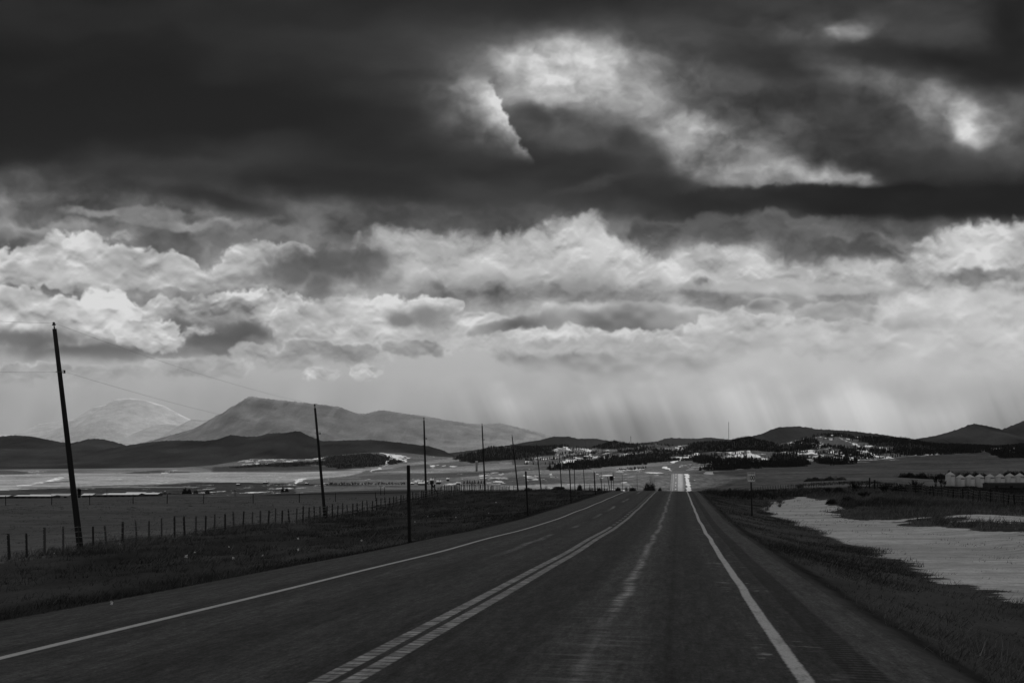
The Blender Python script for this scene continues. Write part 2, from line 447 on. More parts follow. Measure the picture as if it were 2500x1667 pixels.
def build_world():
    w = bpy.data.worlds.new('World'); scene.world = w
    w.use_nodes = True
    t = NT(w.node_tree); t.nt.nodes.clear()
    cov = cloud_cover().astype(np.float32)
    buf = np.ones((NV, NU, 4), np.float32)
    buf[..., 0] = buf[..., 1] = buf[..., 2] = cov
    im = bpy.data.images.new('cloud_cover', NU, NV, alpha=False, float_buffer=True, is_data=True)
    im.pixels.foreach_set(buf.ravel()); im.update(); im.pack()
    d = t.n('ShaderNodeTexCoord').outputs['Generated']
    sep = t.n('ShaderNodeSeparateXYZ'); t.L.new(d, sep.inputs[0])
    U = t.m('ARCTAN2', sep.outputs[0], sep.outputs[1])
    V = t.m('ARCSINE', sep.outputs[2])
    deg = math.pi / 180
    uv = t.n('ShaderNodeCombineXYZ')
    t.L.new(t.m('MULTIPLY_ADD', t.m('SUBTRACT', U, U0), (NU - 1) / NU / (U1 - U0), 0.5 / NU), uv.inputs[0])
    t.L.new(t.m('MULTIPLY_ADD', t.m('SUBTRACT', V, V0), (NV - 1) / NV / (V1 - V0), 0.5 / NV), uv.inputs[1])
    tex = t.n('ShaderNodeTexImage', interpolation='Cubic', extension='MIRROR', image=im)
    t.L.new(uv.outputs[0], tex.inputs[0])
    vis = t.n('ShaderNodeSeparateColor'); t.L.new(tex.outputs[0], vis.inputs[0]); vis = vis.outputs[0]
    # the part of the sky above and behind the camera: broken bright cloud overhead, dark behind
    nf = t.noise(t.scale(d, 1, 1, 2.0), 3.2, 5, 0.55)
    up = t.ss(34 * deg, 62 * deg, V)
    out = t.mix(0.055, 0.42, up)
    back = t.m('MULTIPLY', t.ss(0.1, -0.6, sep.outputs[1]), t.m('SUBTRACT', 1.0, t.ss(40 * deg, 75 * deg, V)))
    out = t.mix(out, 0.20, back)
    out = t.m('MULTIPLY', out, t.m('MULTIPLY_ADD', nf, 1.2, 0.4))
    mk = t.m('MAXIMUM', t.ss(25.6 * deg, 28 * deg, V), t.ss(60 * deg, 88 * deg, t.m('ABSOLUTE', U)))
    L = t.mix(vis, out, mk)
    # the air in front adds its own light: the sky behind it is that much dimmer
    path = t.m('MINIMUM', t.m('DIVIDE', HAZE_TOP, t.m('MAXIMUM', sep.outputs[2], 0.01)), HAZE_FAR)
    T = t.m('EXPONENT', t.m('MULTIPLY', path, -HAZE_D))
    L = t.m('DIVIDE', t.m('SUBTRACT', L, t.m('MULTIPLY', t.m('SUBTRACT', 1.0, T), HAZE_J)), T)
    L = t.m('MAXIMUM', L, 0.002)
    sky = t.n('ShaderNodeTexSky', sky_type='NISHITA')
    sky.sun_disc = False; sky.sun_elevation = SUN_EL; sky.sun_rotation = SUN_AZ
    bw = t.n('ShaderNodeRGBToBW'); t.L.new(sky.outputs[0], bw.inputs[0])
    STR = 0.1
    tot = t.m('MULTIPLY_ADD', L, 1.0 / STR, t.m('MULTIPLY', bw.outputs[0], 0.01))
    bg = t.n('ShaderNodeBackground'); bg.inputs['Strength'].default_value = STR
    t.L.new(tot, bg.inputs['Color'])
    ow = t.n('ShaderNodeOutputWorld'); t.L.new(bg.outputs[0], ow.inputs['Surface'])
    w.cycles.sampling_method = 'MANUAL'; w.cycles.sample_map_resolution = 512


build_world()
sl = bpy.data.lights.new('sun', 'SUN'); sl.energy = 3.0; sl.angle = math.radians(0.6); sl.color = (1, 1, 1)
so = bpy.data.objects.new('sun', sl); COL.objects.link(so)
sd = Vector((math.sin(SUN_AZ) * math.cos(SUN_EL), math.cos(SUN_AZ) * math.cos(SUN_EL), math.sin(SUN_EL)))
so.rotation_euler = (-sd).to_track_quat('-Z', 'Y').to_euler()
so.location = (0, 0, 50)

cam = bpy.data.cameras.new('camera'); co = bpy.data.objects.new('camera', cam); COL.objects.link(co)
cam.sensor_width = 36; cam.lens = 36 * F / 2500; cam.shift_y = (HY - 833.5) / 2500
cam.clip_start = 0.1; cam.clip_end = 400000
co.rotation_euler = (math.pi / 2, 0, 0)
scene.camera = co
scene.view_settings.view_transform = 'Standard'; scene.view_settings.look = 'None'
scene.view_settings.exposure = 0; scene.view_settings.gamma = 1
scene.render.engine = 'CYCLES'
scene.cycles.use_denoising = True
scene.cycles.max_bounces = 5; scene.cycles.volume_bounces = 0; scene.cycles.diffuse_bounces = 3
# ------------------------------------------------------------------ land form
def z_road(s):
    S = [-60, 0, 8.5, 17.4, 26.4, 47.9, 73.3, 100, 120, 136, 160, 200, 250, 350, 450, 550, 640, 700, 740, 800, 850, 885, 920, 1000, 1200]
    Z = [0.1, -1.56, -1.785, -2.05, -2.29, -2.78, -2.97, -3.06, -3.16, -3.42, -4.35, -6.4, -9.1, -14.6, -18.6, -20.6, -20.4, -18.6, -16.2, -11.6, -8.2, -7.5, -8.0, -11, -16]
    return np.interp(s, S, Z)


def smooth_table(f, s, w):
    return (f(s - w) + 2 * f(s - w / 2) + 3 * f(s) + 2 * f(s + w / 2) + f(s + w)) / 9.0


def zr(s):
    s = np.asarray(s, float)
    w = np.clip(1.5 + np.abs(s) * 0.06, 1.5, 22)
    return smooth_table(z_road, s, w) + 0.012 * np.sin(s * 0.43) * sstep(10, 30, s) * (1 - sstep(90, 120, s))


def toff(s):
    return 2.4 * sstep(220, 680, s)


def st_of(X, Y):
    return X * ST + Y * CT, X * CT - Y * ST


def xy_of(s, t):
    return s * ST + t * CT, s * CT - t * ST


COLS = [-900, 0, 500, 1000, 1300, 1500, 1600, 1690, 1850, 2100, 2300, 2500, 3400]
DEP = [120, 160, 200, 300, 450, 600, 710, 870, 1000, 1500, 2000, 2500]
ROWS = np.array([
    [1232, 1221, 1216, 1219, 1219, 1217, 1205, 1194, 1188, 1172, 1160, 1153],
    [1232, 1221, 1216, 1219, 1219, 1217, 1205, 1194, 1188, 1172, 1160, 1153],
    [1228, 1216, 1211, 1214, 1213, 1211, 1201, 1190, 1185, 1172, 1160, 1152],
    [1222, 1212, 1207, 1206, 1200, 1195, 1191, 1185, 1180, 1165, 1150, 1142],
    [1215, 1207, 1203, 1202, 1200, 1195, 1190, 1183, 1178, 1160, 1145, 1133],
    [1210, 1204, 1202, 1203, 1205, 1200, 1190, 1172, 1165, 1151, 1140, 1129],
    [1208, 1204, 1204, 1208, 1212, 1208, 1194, 1163, 1160, 1148, 1137, 1126],
    [1208, 1204, 1204, 1206, 1208, 1205, 1193, 1159, 1156, 1146, 1134, 1124],
    [1210, 1206, 1202, 1195, 1186, 1177, 1169, 1158, 1153, 1143, 1136, 1128],
    [1209, 1196, 1187, 1179, 1174, 1169, 1165, 1157, 1153, 1144, 1135, 1122],
    [1222, 1203, 1196, 1192, 1188, 1183, 1175, 1161, 1155, 1141, 1124, 1108],
    [1238, 1214, 1206, 1200, 1196, 1190, 1178, 1163, 1154, 1135, 1112, 1096],
    [1238, 1214, 1206, 1200, 1196, 1190, 1178, 1163, 1154, 1135, 1112, 1096]], float)
CREST_X = [-900, 0, 300, 440, 520, 620, 700, 760, 800, 850, 895, 930, 1000, 1060, 1110, 1140, 1200, 1260, 1330, 1375, 1440, 1478, 1500, 1520, 1545, 1600, 1640, 1700,
           1740, 1780, 1800, 1830, 1850, 1900, 1960, 2000, 2050, 2080, 2120, 2200, 2300, 2400, 2440, 2500, 3400]
CREST_R = [1146, 1146, 1143, 1141, 1135, 1119, 1120, 1120, 1113, 1108, 1104, 1103, 1106, 1113, 1116, 1108, 1093, 1090, 1091, 1089, 1095, 1084, 1078, 1083, 1086, 1084, 1088,
           1083, 1079, 1081, 1072, 1068, 1075, 1084, 1070, 1060, 1058, 1064, 1068, 1071, 1086, 1089, 1092, 1086, 1080]
RIDGE = 3600.0


def z_far(X, Y):
    px = CX + F * X / np.maximum(Y, 20.0)
    px = np.clip(px, -900, 3400)
    D = np.array(DEP)
    ci = np.clip(np.searchsorted(COLS, px) - 1, 0, len(COLS) - 2)
    c0 = np.array(COLS, float)[ci]; c1 = np.array(COLS, float)[ci + 1]
    kc = (px - c0) / (c1 - c0); kc = kc * kc * (3 - 2 * kc)
    Yc = np.clip(Y, DEP[0], DEP[-1])
    di = np.clip(np.searchsorted(D, Yc) - 1, 0, len(DEP) - 2)
    d0 = D[di]; d1 = D[di + 1]
    kd = (Yc - d0) / (d1 - d0)
    Z = -(ROWS - HY) * np.array(DEP)[None, :] / F
    z = mixf(mixf(Z[ci, di], Z[ci, di + 1], kd), mixf(Z[ci + 1, di], Z[ci + 1, di + 1], kd), kc)
    # foothills: rise to an uneven crest, then fall away behind it
    crest = -(np.interp(px, CREST_X, CREST_R) - HY) * RIDGE / F
    kk = np.clip((Y - 2500) / (RIDGE - 2500), 0, 1)
    zc = mixf(z, crest, kk ** 1.15)
    rel = (fbm(X / 420, Y / 420, 5, 3) - 0.5) * 30 + (fbm(X / 140, Y / 140, 4, 5) - 0.5) * 9
    zc = zc + rel * np.sin(np.pi * np.clip(kk, 0, 1)) ** 0.8 * sstep(950, 1250, px)
    zc = zc + rel * 0.4 * np.sin(np.pi * np.clip(kk, 0, 1)) * (1 - sstep(950, 1250, px)) * sstep(400, 600, px)
    zb = mixf(zc, -30.0, sstep(RIDGE, RIDGE + 2200, Y))
    z = np.where(Y > 2500, zb, zc)
    # gentle roll of the plain
    z = z + (fbm(X / 260, Y / 260, 3, 8) - 0.5) * 2.0 * sstep(300, 700, Y) * (1 - sstep(2200, 3000, Y))
    return z


def z_side(s, t):
    r = zr(s)
    tt = t - toff(s)
    # left of the road: shoulder lip, fill slope, low bank, fence line, field
    fen = np.interp(s, [-60, 0, 40, 48, 80, 100, 116, 135, 150, 180, 210, 250, 300], [-3.4, -3.7, -4.0, -4.05, -4.35, -4.0, -3.6, -3.75, -4.25, -4.45, -4.9, -5.3, -7.5])
    a = np.clip((-8.25 - tt) / 19.75, 0, 1)
    left = mixf(r - 0.05, fen, np.interp(a, [0, 0.05, 0.12, 0.3, 0.6, 1], [0, 0.14, 0.42, 0.72, 0.9, 1]))
    hump = np.interp(s, [80, 112, 150, 190], [0, 0.45, 0.35, 0]) * np.exp(-((tt + 17) / 6) ** 2)
    left = left + hump
    fld = np.interp(s, [-60, 0, 40, 80, 130, 160, 250], [-3.8, -4.0, -4.25, -4.75, -5.1, -5.2, -6.5]) - np.clip(-28 - tt, 0, 60) * 0.003
    left = np.where(tt < -28, mixf(left, fld, sstep(28, 40, -tt)), left)
    # right of the road: shoulder lip, fill slope, flat snowy ditch floor, rough bank
    fl = np.interp(s, [-60, 0, 20, 90, 150, 250], [-2.9, -3.3, -3.45, -4.0, -4.1, -4.9])
    b = np.clip((tt - 2.38) / 5.3, 0, 1)
    right = mixf(r - 0.05, fl, np.interp(b, [0, 0.1, 0.3, 0.6, 1], [0, 0.1, 0.34, 0.74, 1]))
    hm = (fbm(s / 9, t / 5, 4, 31) - 0.35) * 1.0
    right = right + np.interp(tt, [0, 13, 18, 25, 33, 60, 120], [0, 0, 0.32, 0.18, -0.12, -0.3, -0.5]) + np.interp(tt, [13, 17, 27, 34], [0, 1, 1, 0.2]) * hm * 0.55
    z = np.where(tt < -2.77, left, right)
    rough = (fbm(s / 1.6, t / 1.6, 4, 51) - 0.5) * 0.16
    z = z + rough * np.where(tt < 0, sstep(8.3, 10.5, -tt), sstep(2.6, 4.5, tt) * (1 - 0.75 * (sstep(6.8, 8.5, tt) - sstep(13, 15, tt))))
    return z


def ground_z(X, Y):
    X = np.asarray(X, float); Y = np.asarray(Y, float)
    s, t = st_of(X, Y)
    zs = z_side(s, t)
    zf = z_far(X, np.maximum(Y, 60))
    k = sstep(125, 200, s + 0.15 * np.abs(t))
    z = mixf(zs, zf, k)
    tt = t - toff(s)
    # the road cutting and fill carry on over the crest
    w = 9 + 0.03 * np.clip(s, 0, 1000)
    kc = (1 - sstep(6.5, w + 8, np.abs(tt + 2.77))) * sstep(120, 170, s) * (1 - sstep(890, 990, s))
    z = mixf(z, zr(s) - 0.05, kc)
    on = (1 - sstep(5.18, 5.42, np.abs(tt + 2.935))) * (s < 1000)
    z = np.where(on > 0, mixf(z, zr(s) - 0.07 - 0.0004 * np.clip(s, 0, 1000), on), z)
    return z


def gz(x, y):
    return float(ground_z(np.array([x]), np.array([y]))[0])


def at(px, Y, dz=0.0):
    """a spot on the ground at depth Y in the direction of column px"""
    x = (px - CX) * Y / F
    return Vector((x, Y, gz(x, Y) + dz))


def row_z(row, Y):
    return -(row - HY) * Y / F


# ------------------------------------------------------------------ land cover (albedo of grass, stubble, snow, woods)
def land_cover(X, Y, Z):
    s, t = st_of(X, Y); tt = t - toff(s)
    Ys = np.maximum(Y, 1.0)
    px = CX + F * X / Ys; row = HY - F * Z / Ys
    front = Y > 150
    # distance in fields: long strips
    wv = (fbm(X / 300, Y / 300, 3, 61) - 0.5)
    qx = px + (fbm(X / 60, Y / 160, 4, 62) - 0.5) * 26
    qr = row + wv * 3
    base = 0.115 + 0.05 * (fbm(X / 500, Y / 90, 4, 63) - 0.5) + 0.04 * (fbm(X / 90, Y / 30, 4, 64) - 0.5)
    base = base + 0.06 * sstep(1700, 1900, px) * (Y > 200)
    def poly(v, pts, val, al=1.0):
        m = poly_mask(qx, qr, pts) & front
        return np.where(m, mixf(v, val, al), v)
    v = base
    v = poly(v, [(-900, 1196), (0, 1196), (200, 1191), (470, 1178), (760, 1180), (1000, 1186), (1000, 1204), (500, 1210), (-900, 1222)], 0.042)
    v = poly(v, [(-900, 1141), (0, 1143), (470, 1136), (520, 1150), (300, 1155), (-900, 1159)], 0.16)
    v = poly(v, [(-900, 1157), (0, 1158), (300, 1154), (470, 1151), (700, 1153), (830, 1150), (905, 1148), (840, 1162), (740, 1171), (700, 1177), (560, 1178), (470, 1176), (380, 1184), (200, 1190), (100, 1192), (0, 1197), (-900, 1200)], 0.29)
    v = poly(v, [(520, 1140), (700, 1134), (900, 1142), (820, 1150), (520, 1152)], 0.08)
    v = poly(v, [(820, 1144), (1000, 1130), (1090, 1119), (1180, 1110), (1150, 1124), (1000, 1136), (900, 1150)], 0.2)
    v = poly(v, [(900, 1153), (1000, 1147), (1112, 1140), (1250, 1128), (1420, 1108), (1420, 1118), (1250, 1141), (1176, 1149), (1049, 1154)], 0.21)
    v = poly(v, [(1002, 1157), (1170, 1151), (1290, 1144), (1400, 1130), (1420, 1136), (1290, 1152), (1130, 1163), (1060, 1166)], 0.075)
    v = poly(v, [(1120, 1165), (1280, 1149), (1400, 1143), (1640, 1126), (1660, 1131), (1500, 1147), (1360, 1156), (1290, 1158), (1150, 1168)], 0.17)
    v = poly(v, [(1125, 1186), (1250, 1184), (1360, 1180), (1560, 1178), (1560, 1190), (1360, 1192), (1250, 1199), (1125, 1199)], 0.22)
    v = poly(v, [(720, 1187), (1120, 1184), (1120, 1200), (720, 1204)], 0.1)
    v = poly(v, [(1500, 1158), (1640, 1158), (1640, 1190), (1560, 1192)], 0.13)
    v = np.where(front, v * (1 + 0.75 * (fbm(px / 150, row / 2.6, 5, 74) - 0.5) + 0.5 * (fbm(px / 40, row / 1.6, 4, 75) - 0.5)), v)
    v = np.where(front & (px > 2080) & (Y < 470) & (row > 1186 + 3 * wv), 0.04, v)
    v = poly(v, [(470, 1178), (560, 1177.2), (680, 1180), (760, 1182.5), (760, 1184), (660, 1182), (560, 1179.5), (470, 1180)], 0.03)
    v = poly(v, [(200, 1186.5), (330, 1183), (470, 1179.5), (470, 1181), (330, 1185), (200, 1188.5)], 0.07)
    v = poly(v, [(280, 1156), (340, 1150.5), (390, 1147), (430, 1150), (470, 1152), (520, 1152.5), (400, 1154.5)], 0.07)
    v = poly(v, [(-300, 1150), (0, 1148), (40, 1149), (70, 1154), (60, 1158), (-300, 1158)], 0.075)
    v = poly(v, [(120, 1175), (172, 1172), (172, 1176), (110, 1179)], 0.12)
    v = poly(v, [(60, 1189), (170, 1187), (480, 1188), (480, 1190), (170, 1190.5), (40, 1193)], 0.16)
    v = poly(v, [(520, 1141), (700, 1136), (860, 1139), (900, 1142), (820, 1146), (520, 1149)], 0.055)
    v = poly(v, [(880, 1160), (1000, 1156), (1060, 1160), (1000, 1168), (880, 1170)], 0.09)
    v = poly(v, [(1180, 1168), (1270, 1163), (1340, 1166), (1380, 1176), (1270, 1184), (1200, 1180)], 0.075)
    v = poly(v, [(1640, 1128), (1720, 1124), (1900, 1128), (1880, 1140), (1700, 1146), (1650, 1150)], 0.10)
    # foothills
    hill = (Y > 2450)
    v = np.where(hill & (px > 1250), mixf(v, 0.06, 0.75), v)
    wood = np.zeros_like(v)
    for p in WOODS:
        wood = np.where(poly_mask(px + (fbm(X / 90, Y / 90, 4, 66) - 0.5) * 40, row + (fbm(X / 120, Y / 120, 4, 67) - 0.5) * 9, p) & (Y > 1250), 1.0, wood)
    patch = fbm(X / 130, Y / 130, 4, 68)
    wood = np.where(hill & (px > 1280) & (patch > 0.60) & (Y < 3700), 1.0, wood)
    v = np.where(wood > 0.5, 0.022, v)
    for p in STRIPS:
        m = poly_mask(px + (fbm(X / 80, Y / 80, 4, 76) - 0.5) * 30, row + (fbm(X / 60, Y / 60, 4, 77) - 0.5) * 4, p) & (Y > 1900)
        v = np.where(m, 0.15 + 0.08 * (fbm(X / 30, Y / 60, 3, 78) - 0.5), v); wood = np.where(m, 0.0, wood)
    snow = np.full_like(v, -1.0)
    sp = fbm(X / 15, Y / 60, 4, 69)
    for p, th in SNOWS:
        m = poly_mask(qx, qr + (fbm(X / 70, Y / 70, 3, 65) - 0.5) * 4, p) & front
        snow = np.where(m, np.maximum(snow, (sp - th) * 2.6 + (0.10 if th > 0.1 else 0.8)), snow)
    sp2 = fbm(X / 24, Y / 60, 5, 70)
    snow = np.where(hill & (px > 1280) & (Y < 3650) & (wood < 0.5), np.maximum(snow, (sp2 - 0.64) * 4 + 0.42), snow)
    snow = np.where((Y > 600) & (Y < 2400) & (px < 1700), np.maximum(snow, (fbm(X / 9, Y / 50, 4, 71) - 0.74) * 3 + 0.3), snow)
    # beside the far stretch of road
    far = (s > 640) & (s < 900)
    snow = np.where(far, np.maximum(snow, 0.5 + (1.9 * (fbm(s / 14, tt / 3, 3, 73) + 0.3) - np.abs(tt - 4.6 - 1.2 * (fbm(s / 25, tt * 0, 3, 72) - 0.5))) * 0.5), snow)
    # ---- near ground
    near = 1 - sstep(150, 210, s + 0.1 * np.abs(t))
    g = 0.058 + 0.10 * (fbm(s / 6, t / 2.5, 5, 81) - 0.5)
    g = mixf(g, 0.145 + 0.07 * (fbm(s / 3, t / 12, 5, 82) - 0.5), sstep(26.5, 29.5, -tt + 2.5 * (fbm(s / 4, t / 4, 4, 85) - 0.5)))
    g = np.where((tt < -27), g + 0.05 * np.exp(-np.clip(-28 - tt, 0, 99) / 5), g)
    g = np.where((tt > 2), 0.085 + 0.07 * (fbm(s / 4, t / 2.0, 5, 83) - 0.5), g)
    g = np.where((tt > 13), 0.075 + 0.08 * (fbm(s / 5, t / 3.0, 5, 84) - 0.5), g)
    # bare gravel lip along the pavement, darker in tone
    lipL = np.exp(-((tt + 8.9) / 0.55) ** 2); lipR = np.exp(-((tt - 2.75) / 0.22) ** 2) * (0.4 + 1.2 * fbm(s / 0.8, t / 0.25, 3, 86))
    g = mixf(g, 0.014, np.clip(lipL + lipR, 0, 1) * 0.7)
    v = mixf(v, g, near)
    # drifted snow lying in the right-hand ditch
    lo = np.interp(s, [-20, 10, 25, 30, 34, 36, 60, 90, 110, 126], [11, 10.4, 8.9, 8.1, 7.6, 8.3, 7.6, 7.3, 9.5, 14.5])
    hi = np.interp(s, [-20, 20, 40, 52, 55, 58, 62, 66, 76, 100, 118, 126], [26, 24, 21, 19, 17.2, 15.3, 15.0, 13.6, 12.2, 14.6, 16.8, 15.0])
    e = (fbm(s / 5, t / 1.2, 5, 91) - 0.5) * 2.4
    e2 = (fbm(s / 1.8, t / 11, 4, 97) - 0.5) * 2
    d = np.minimum(np.minimum(tt - lo - e * 0.55 - e2 * 0.7 * sstep(18, 40, s), hi - tt + e * 1.5 + e2 * 2.4), (126 - s) / 3)
    nsnow = 0.5 + np.clip(d, -1.5, 1.5) * 0.55
    hole = (fbm(s / 0.9, t / 3.2, 4, 95) - 0.74) * 5
    nsnow = nsnow - np.where(tt > 8.4, np.clip(hole, 0, 0.9), 0)
    sn2 = (fbm(s / 2.2, t / 11, 4, 94) - 0.66) * 5 + 0.5
    nsnow = np.where((tt > hi) & (tt < 24) & (s > 40) & (s < 95), np.maximum(nsnow, sn2), nsnow)
    nsnow = np.where((tt > 0) & (s < 135) & (tt < 40), nsnow, -1)
    snow = mixf(snow, nsnow, near)
    return np.clip(v, 0.012, 0.85), wood, snow


STRIPS = [[(1290, 1120), (1440, 1101), (1560, 1092), (1566, 1097), (1450, 1106), (1310, 1125)], [(1350, 1129), (1480, 1112), (1595, 1101), (1598, 1105), (1480, 1118), (1365, 1135)],
          [(1345, 1096), (1400, 1091), (1450, 1094), (1485, 1098), (1360, 1107)], [(1740, 1116), (1830, 1108), (1858, 1112), (1850, 1117), (1760, 1121)], [(1960, 1122), (1990, 1118), (1996, 1133), (1985, 1134)], [(1600, 1093), (1668, 1091), (1664, 1099), (1610, 1101)]]
WOODS = [[(1692, 1152), (1742, 1136), (1862, 1126), (1858, 1140), (1800, 1148), (1740, 1152)], [(1330, 1141), (1400, 1134), (1480, 1137), (1420, 1144), (1340, 1147)], [(1510, 1146), (1570, 1142), (1572, 1147), (1515, 1149)], [(2000, 1112), (2060, 1120), (2100, 1128), (2040, 1134), (1990, 1130)], [(560, 1141), (640, 1133), (700, 1129), (780, 1123), (810, 1133), (700, 1139)],
         [(790, 1117), (850, 1108), (895, 1104), (950, 1112), (985, 1128), (900, 1139), (830, 1143), (780, 1136)],
         [(1110, 1120), (1190, 1092), (1340, 1088), (1368, 1107), (1300, 1116), (1230, 1123), (1150, 1131)],
         [(1355, 1112), (1440, 1098), (1485, 1076), (1560, 1080), (1570, 1102), (1450, 1107), (1380, 1119)],
         [(1395, 1130), (1480, 1115), (1560, 1105), (1645, 1106), (1625, 1126), (1540, 1136), (1430, 1143)],
         [(1655, 1098), (1700, 1080), (1760, 1076), (1830, 1064), (1910, 1092), (1850, 1099), (1760, 1098)],
         [(1680, 1122), (1740, 1110), (1830, 1113), (1855, 1123), (1760, 1130), (1700, 1132)],
         [(1845, 1143), (1895, 1108), (1990, 1114), (1972, 1137)],
         [(1930, 1084), (1960, 1072), (2000, 1068), (1990, 1090)], [(2055, 1097), (2112, 1098), (2085, 1113), (2036, 1110)],
         [(2090, 1070), (2200, 1072), (2280, 1086), (2200, 1094), (2120, 1084)],
         [(2190, 1092), (2300, 1084), (2430, 1090), (2390, 1107), (2280, 1112), (2180, 1107)], [(2400, 1104), (2500, 1086), (2600, 1086), (2600, 1117), (2440, 1117)]]
SNOWS = [([(1655, 1132), (1730, 1130), (1740, 1146), (1670, 1150)], 0.5), ([(1700, 1150), (1800, 1140), (1860, 1132), (1860, 1144), (1780, 1152)], 0.52), ([(1900, 1100), (1990, 1092), (2060, 1100), (2100, 1120), (1960, 1120)], 0.5), ([(300, 1190), (520, 1188), (700, 1186), (760, 1190), (720, 1204), (300, 1206)], 0.60), ([(380, 1150), (425, 1147), (430, 1153), (390, 1155)], 0.5), ([(430, 1158), (700, 1153), (700, 1172), (480, 1174)], 0.70), ([(560, 1136), (600, 1119), (700, 1119), (745, 1126), (640, 1134)], 0.44), ([(700, 1125), (770, 1117), (800, 1116), (780, 1122)], 0.3),
         ([(925, 1104), (965, 1108), (1005, 1117), (988, 1128), (950, 1118)], 0.3), ([(1005, 1114), (1070, 1112), (1060, 1120), (1010, 1120)], 0.55),
         ([(1300, 1089), (1390, 1088), (1445, 1093), (1425, 1101), (1330, 1098)], 0.50), ([(1350, 1106), (1450, 1098), (1440, 1103), (1360, 1111)], 0.5),
         ([(1750, 1104), (1860, 1099), (1858, 1111), (1790, 1109)], 0.40), ([(1800, 1112), (1862, 1108), (1860, 1118), (1800, 1119)], 0.42),
         ([(1890, 1080), (2010, 1058), (2070, 1062), (2100, 1084), (2060, 1092), (1960, 1092)], 0.55),
         ([(2005, 1122), (2100, 1094), (2145, 1107), (2200, 1123), (2080, 1132)], 0.42), ([(2236, 1109), (2310, 1104), (2300, 1115), (2240, 1115)], 0.45),
         ([(2480, 1085), (2500, 1100), (2440, 1108)], 0.5), ([(1740, 1118), (1800, 1122), (1760, 1128), (1700, 1130)], 0.5),
         ([(1640, 1126), (1672, 1115), (1702, 1104), (1703, 1110), (1660, 1123), (1640, 1130)], 0.0), ([(1618, 1094), (1668, 1091), (1665, 1098), (1620, 1100)], 0.42),
         ([(1165, 1154), (1230, 1152), (1236, 1166), (1220, 1183), (1190, 1182), (1170, 1166)], 0.50), ([(1278, 1160), (1312, 1158), (1312, 1174), (1285, 1175)], 0.46),
         ([(1053, 1133), (1092, 1132), (1092, 1141), (1053, 1142)], 0.5), ([(1100, 1132), (1122, 1131), (1120, 1140), (1100, 1141)], 0.5), ([(1010, 1168), (1052, 1168), (1050, 1181), (1010, 1182)], 0.5),
         ([(1080, 1170), (1125, 1168), (1122, 1186), (1080, 1186)], 0.46), ([(1500, 1140), (1575, 1140), (1570, 1152), (1500, 1152)], 0.45), ([(1580, 1151), (1614, 1151), (1614, 1159), (1580, 1159)], 0.38),
         ([(1463, 1157), (1500, 1156), (1500, 1164), (1463, 1164)], 0.48), ([(1620, 1136), (1638, 1142), (1634, 1148), (1624, 1144)], 0.2), ([(1720, 1152), (1742, 1152), (1742, 1159), (1720, 1159)], 0.3),
         ([(1340, 1156), (1372, 1166), (1350, 1165), (1335, 1158)], 0.4), ([(600, 1182), (660, 1182), (660, 1189), (600, 1189)], 0.6), ([(720, 1170), (745, 1166), (750, 1168), (724, 1182)], 0.2), ([(905, 1148), (930, 1138), (965, 1110), (968, 1113), (935, 1140), (908, 1152)], 0.25),
         ([(110, 1172), (170, 1160), (172, 1164), (118, 1176)], 0.25), ([(40, 1184), (110, 1175), (110, 1179), (44, 1188)], 0.4), ([(340, 1195), (430, 1192), (500, 1196), (430, 1202), (350, 1200)], 0.6), ([(640, 1180), (720, 1180), (720, 1198), (640, 1196)], 0.6), ([(60, 1148), (125, 1147), (120, 1154), (62, 1154)], 0.52)]


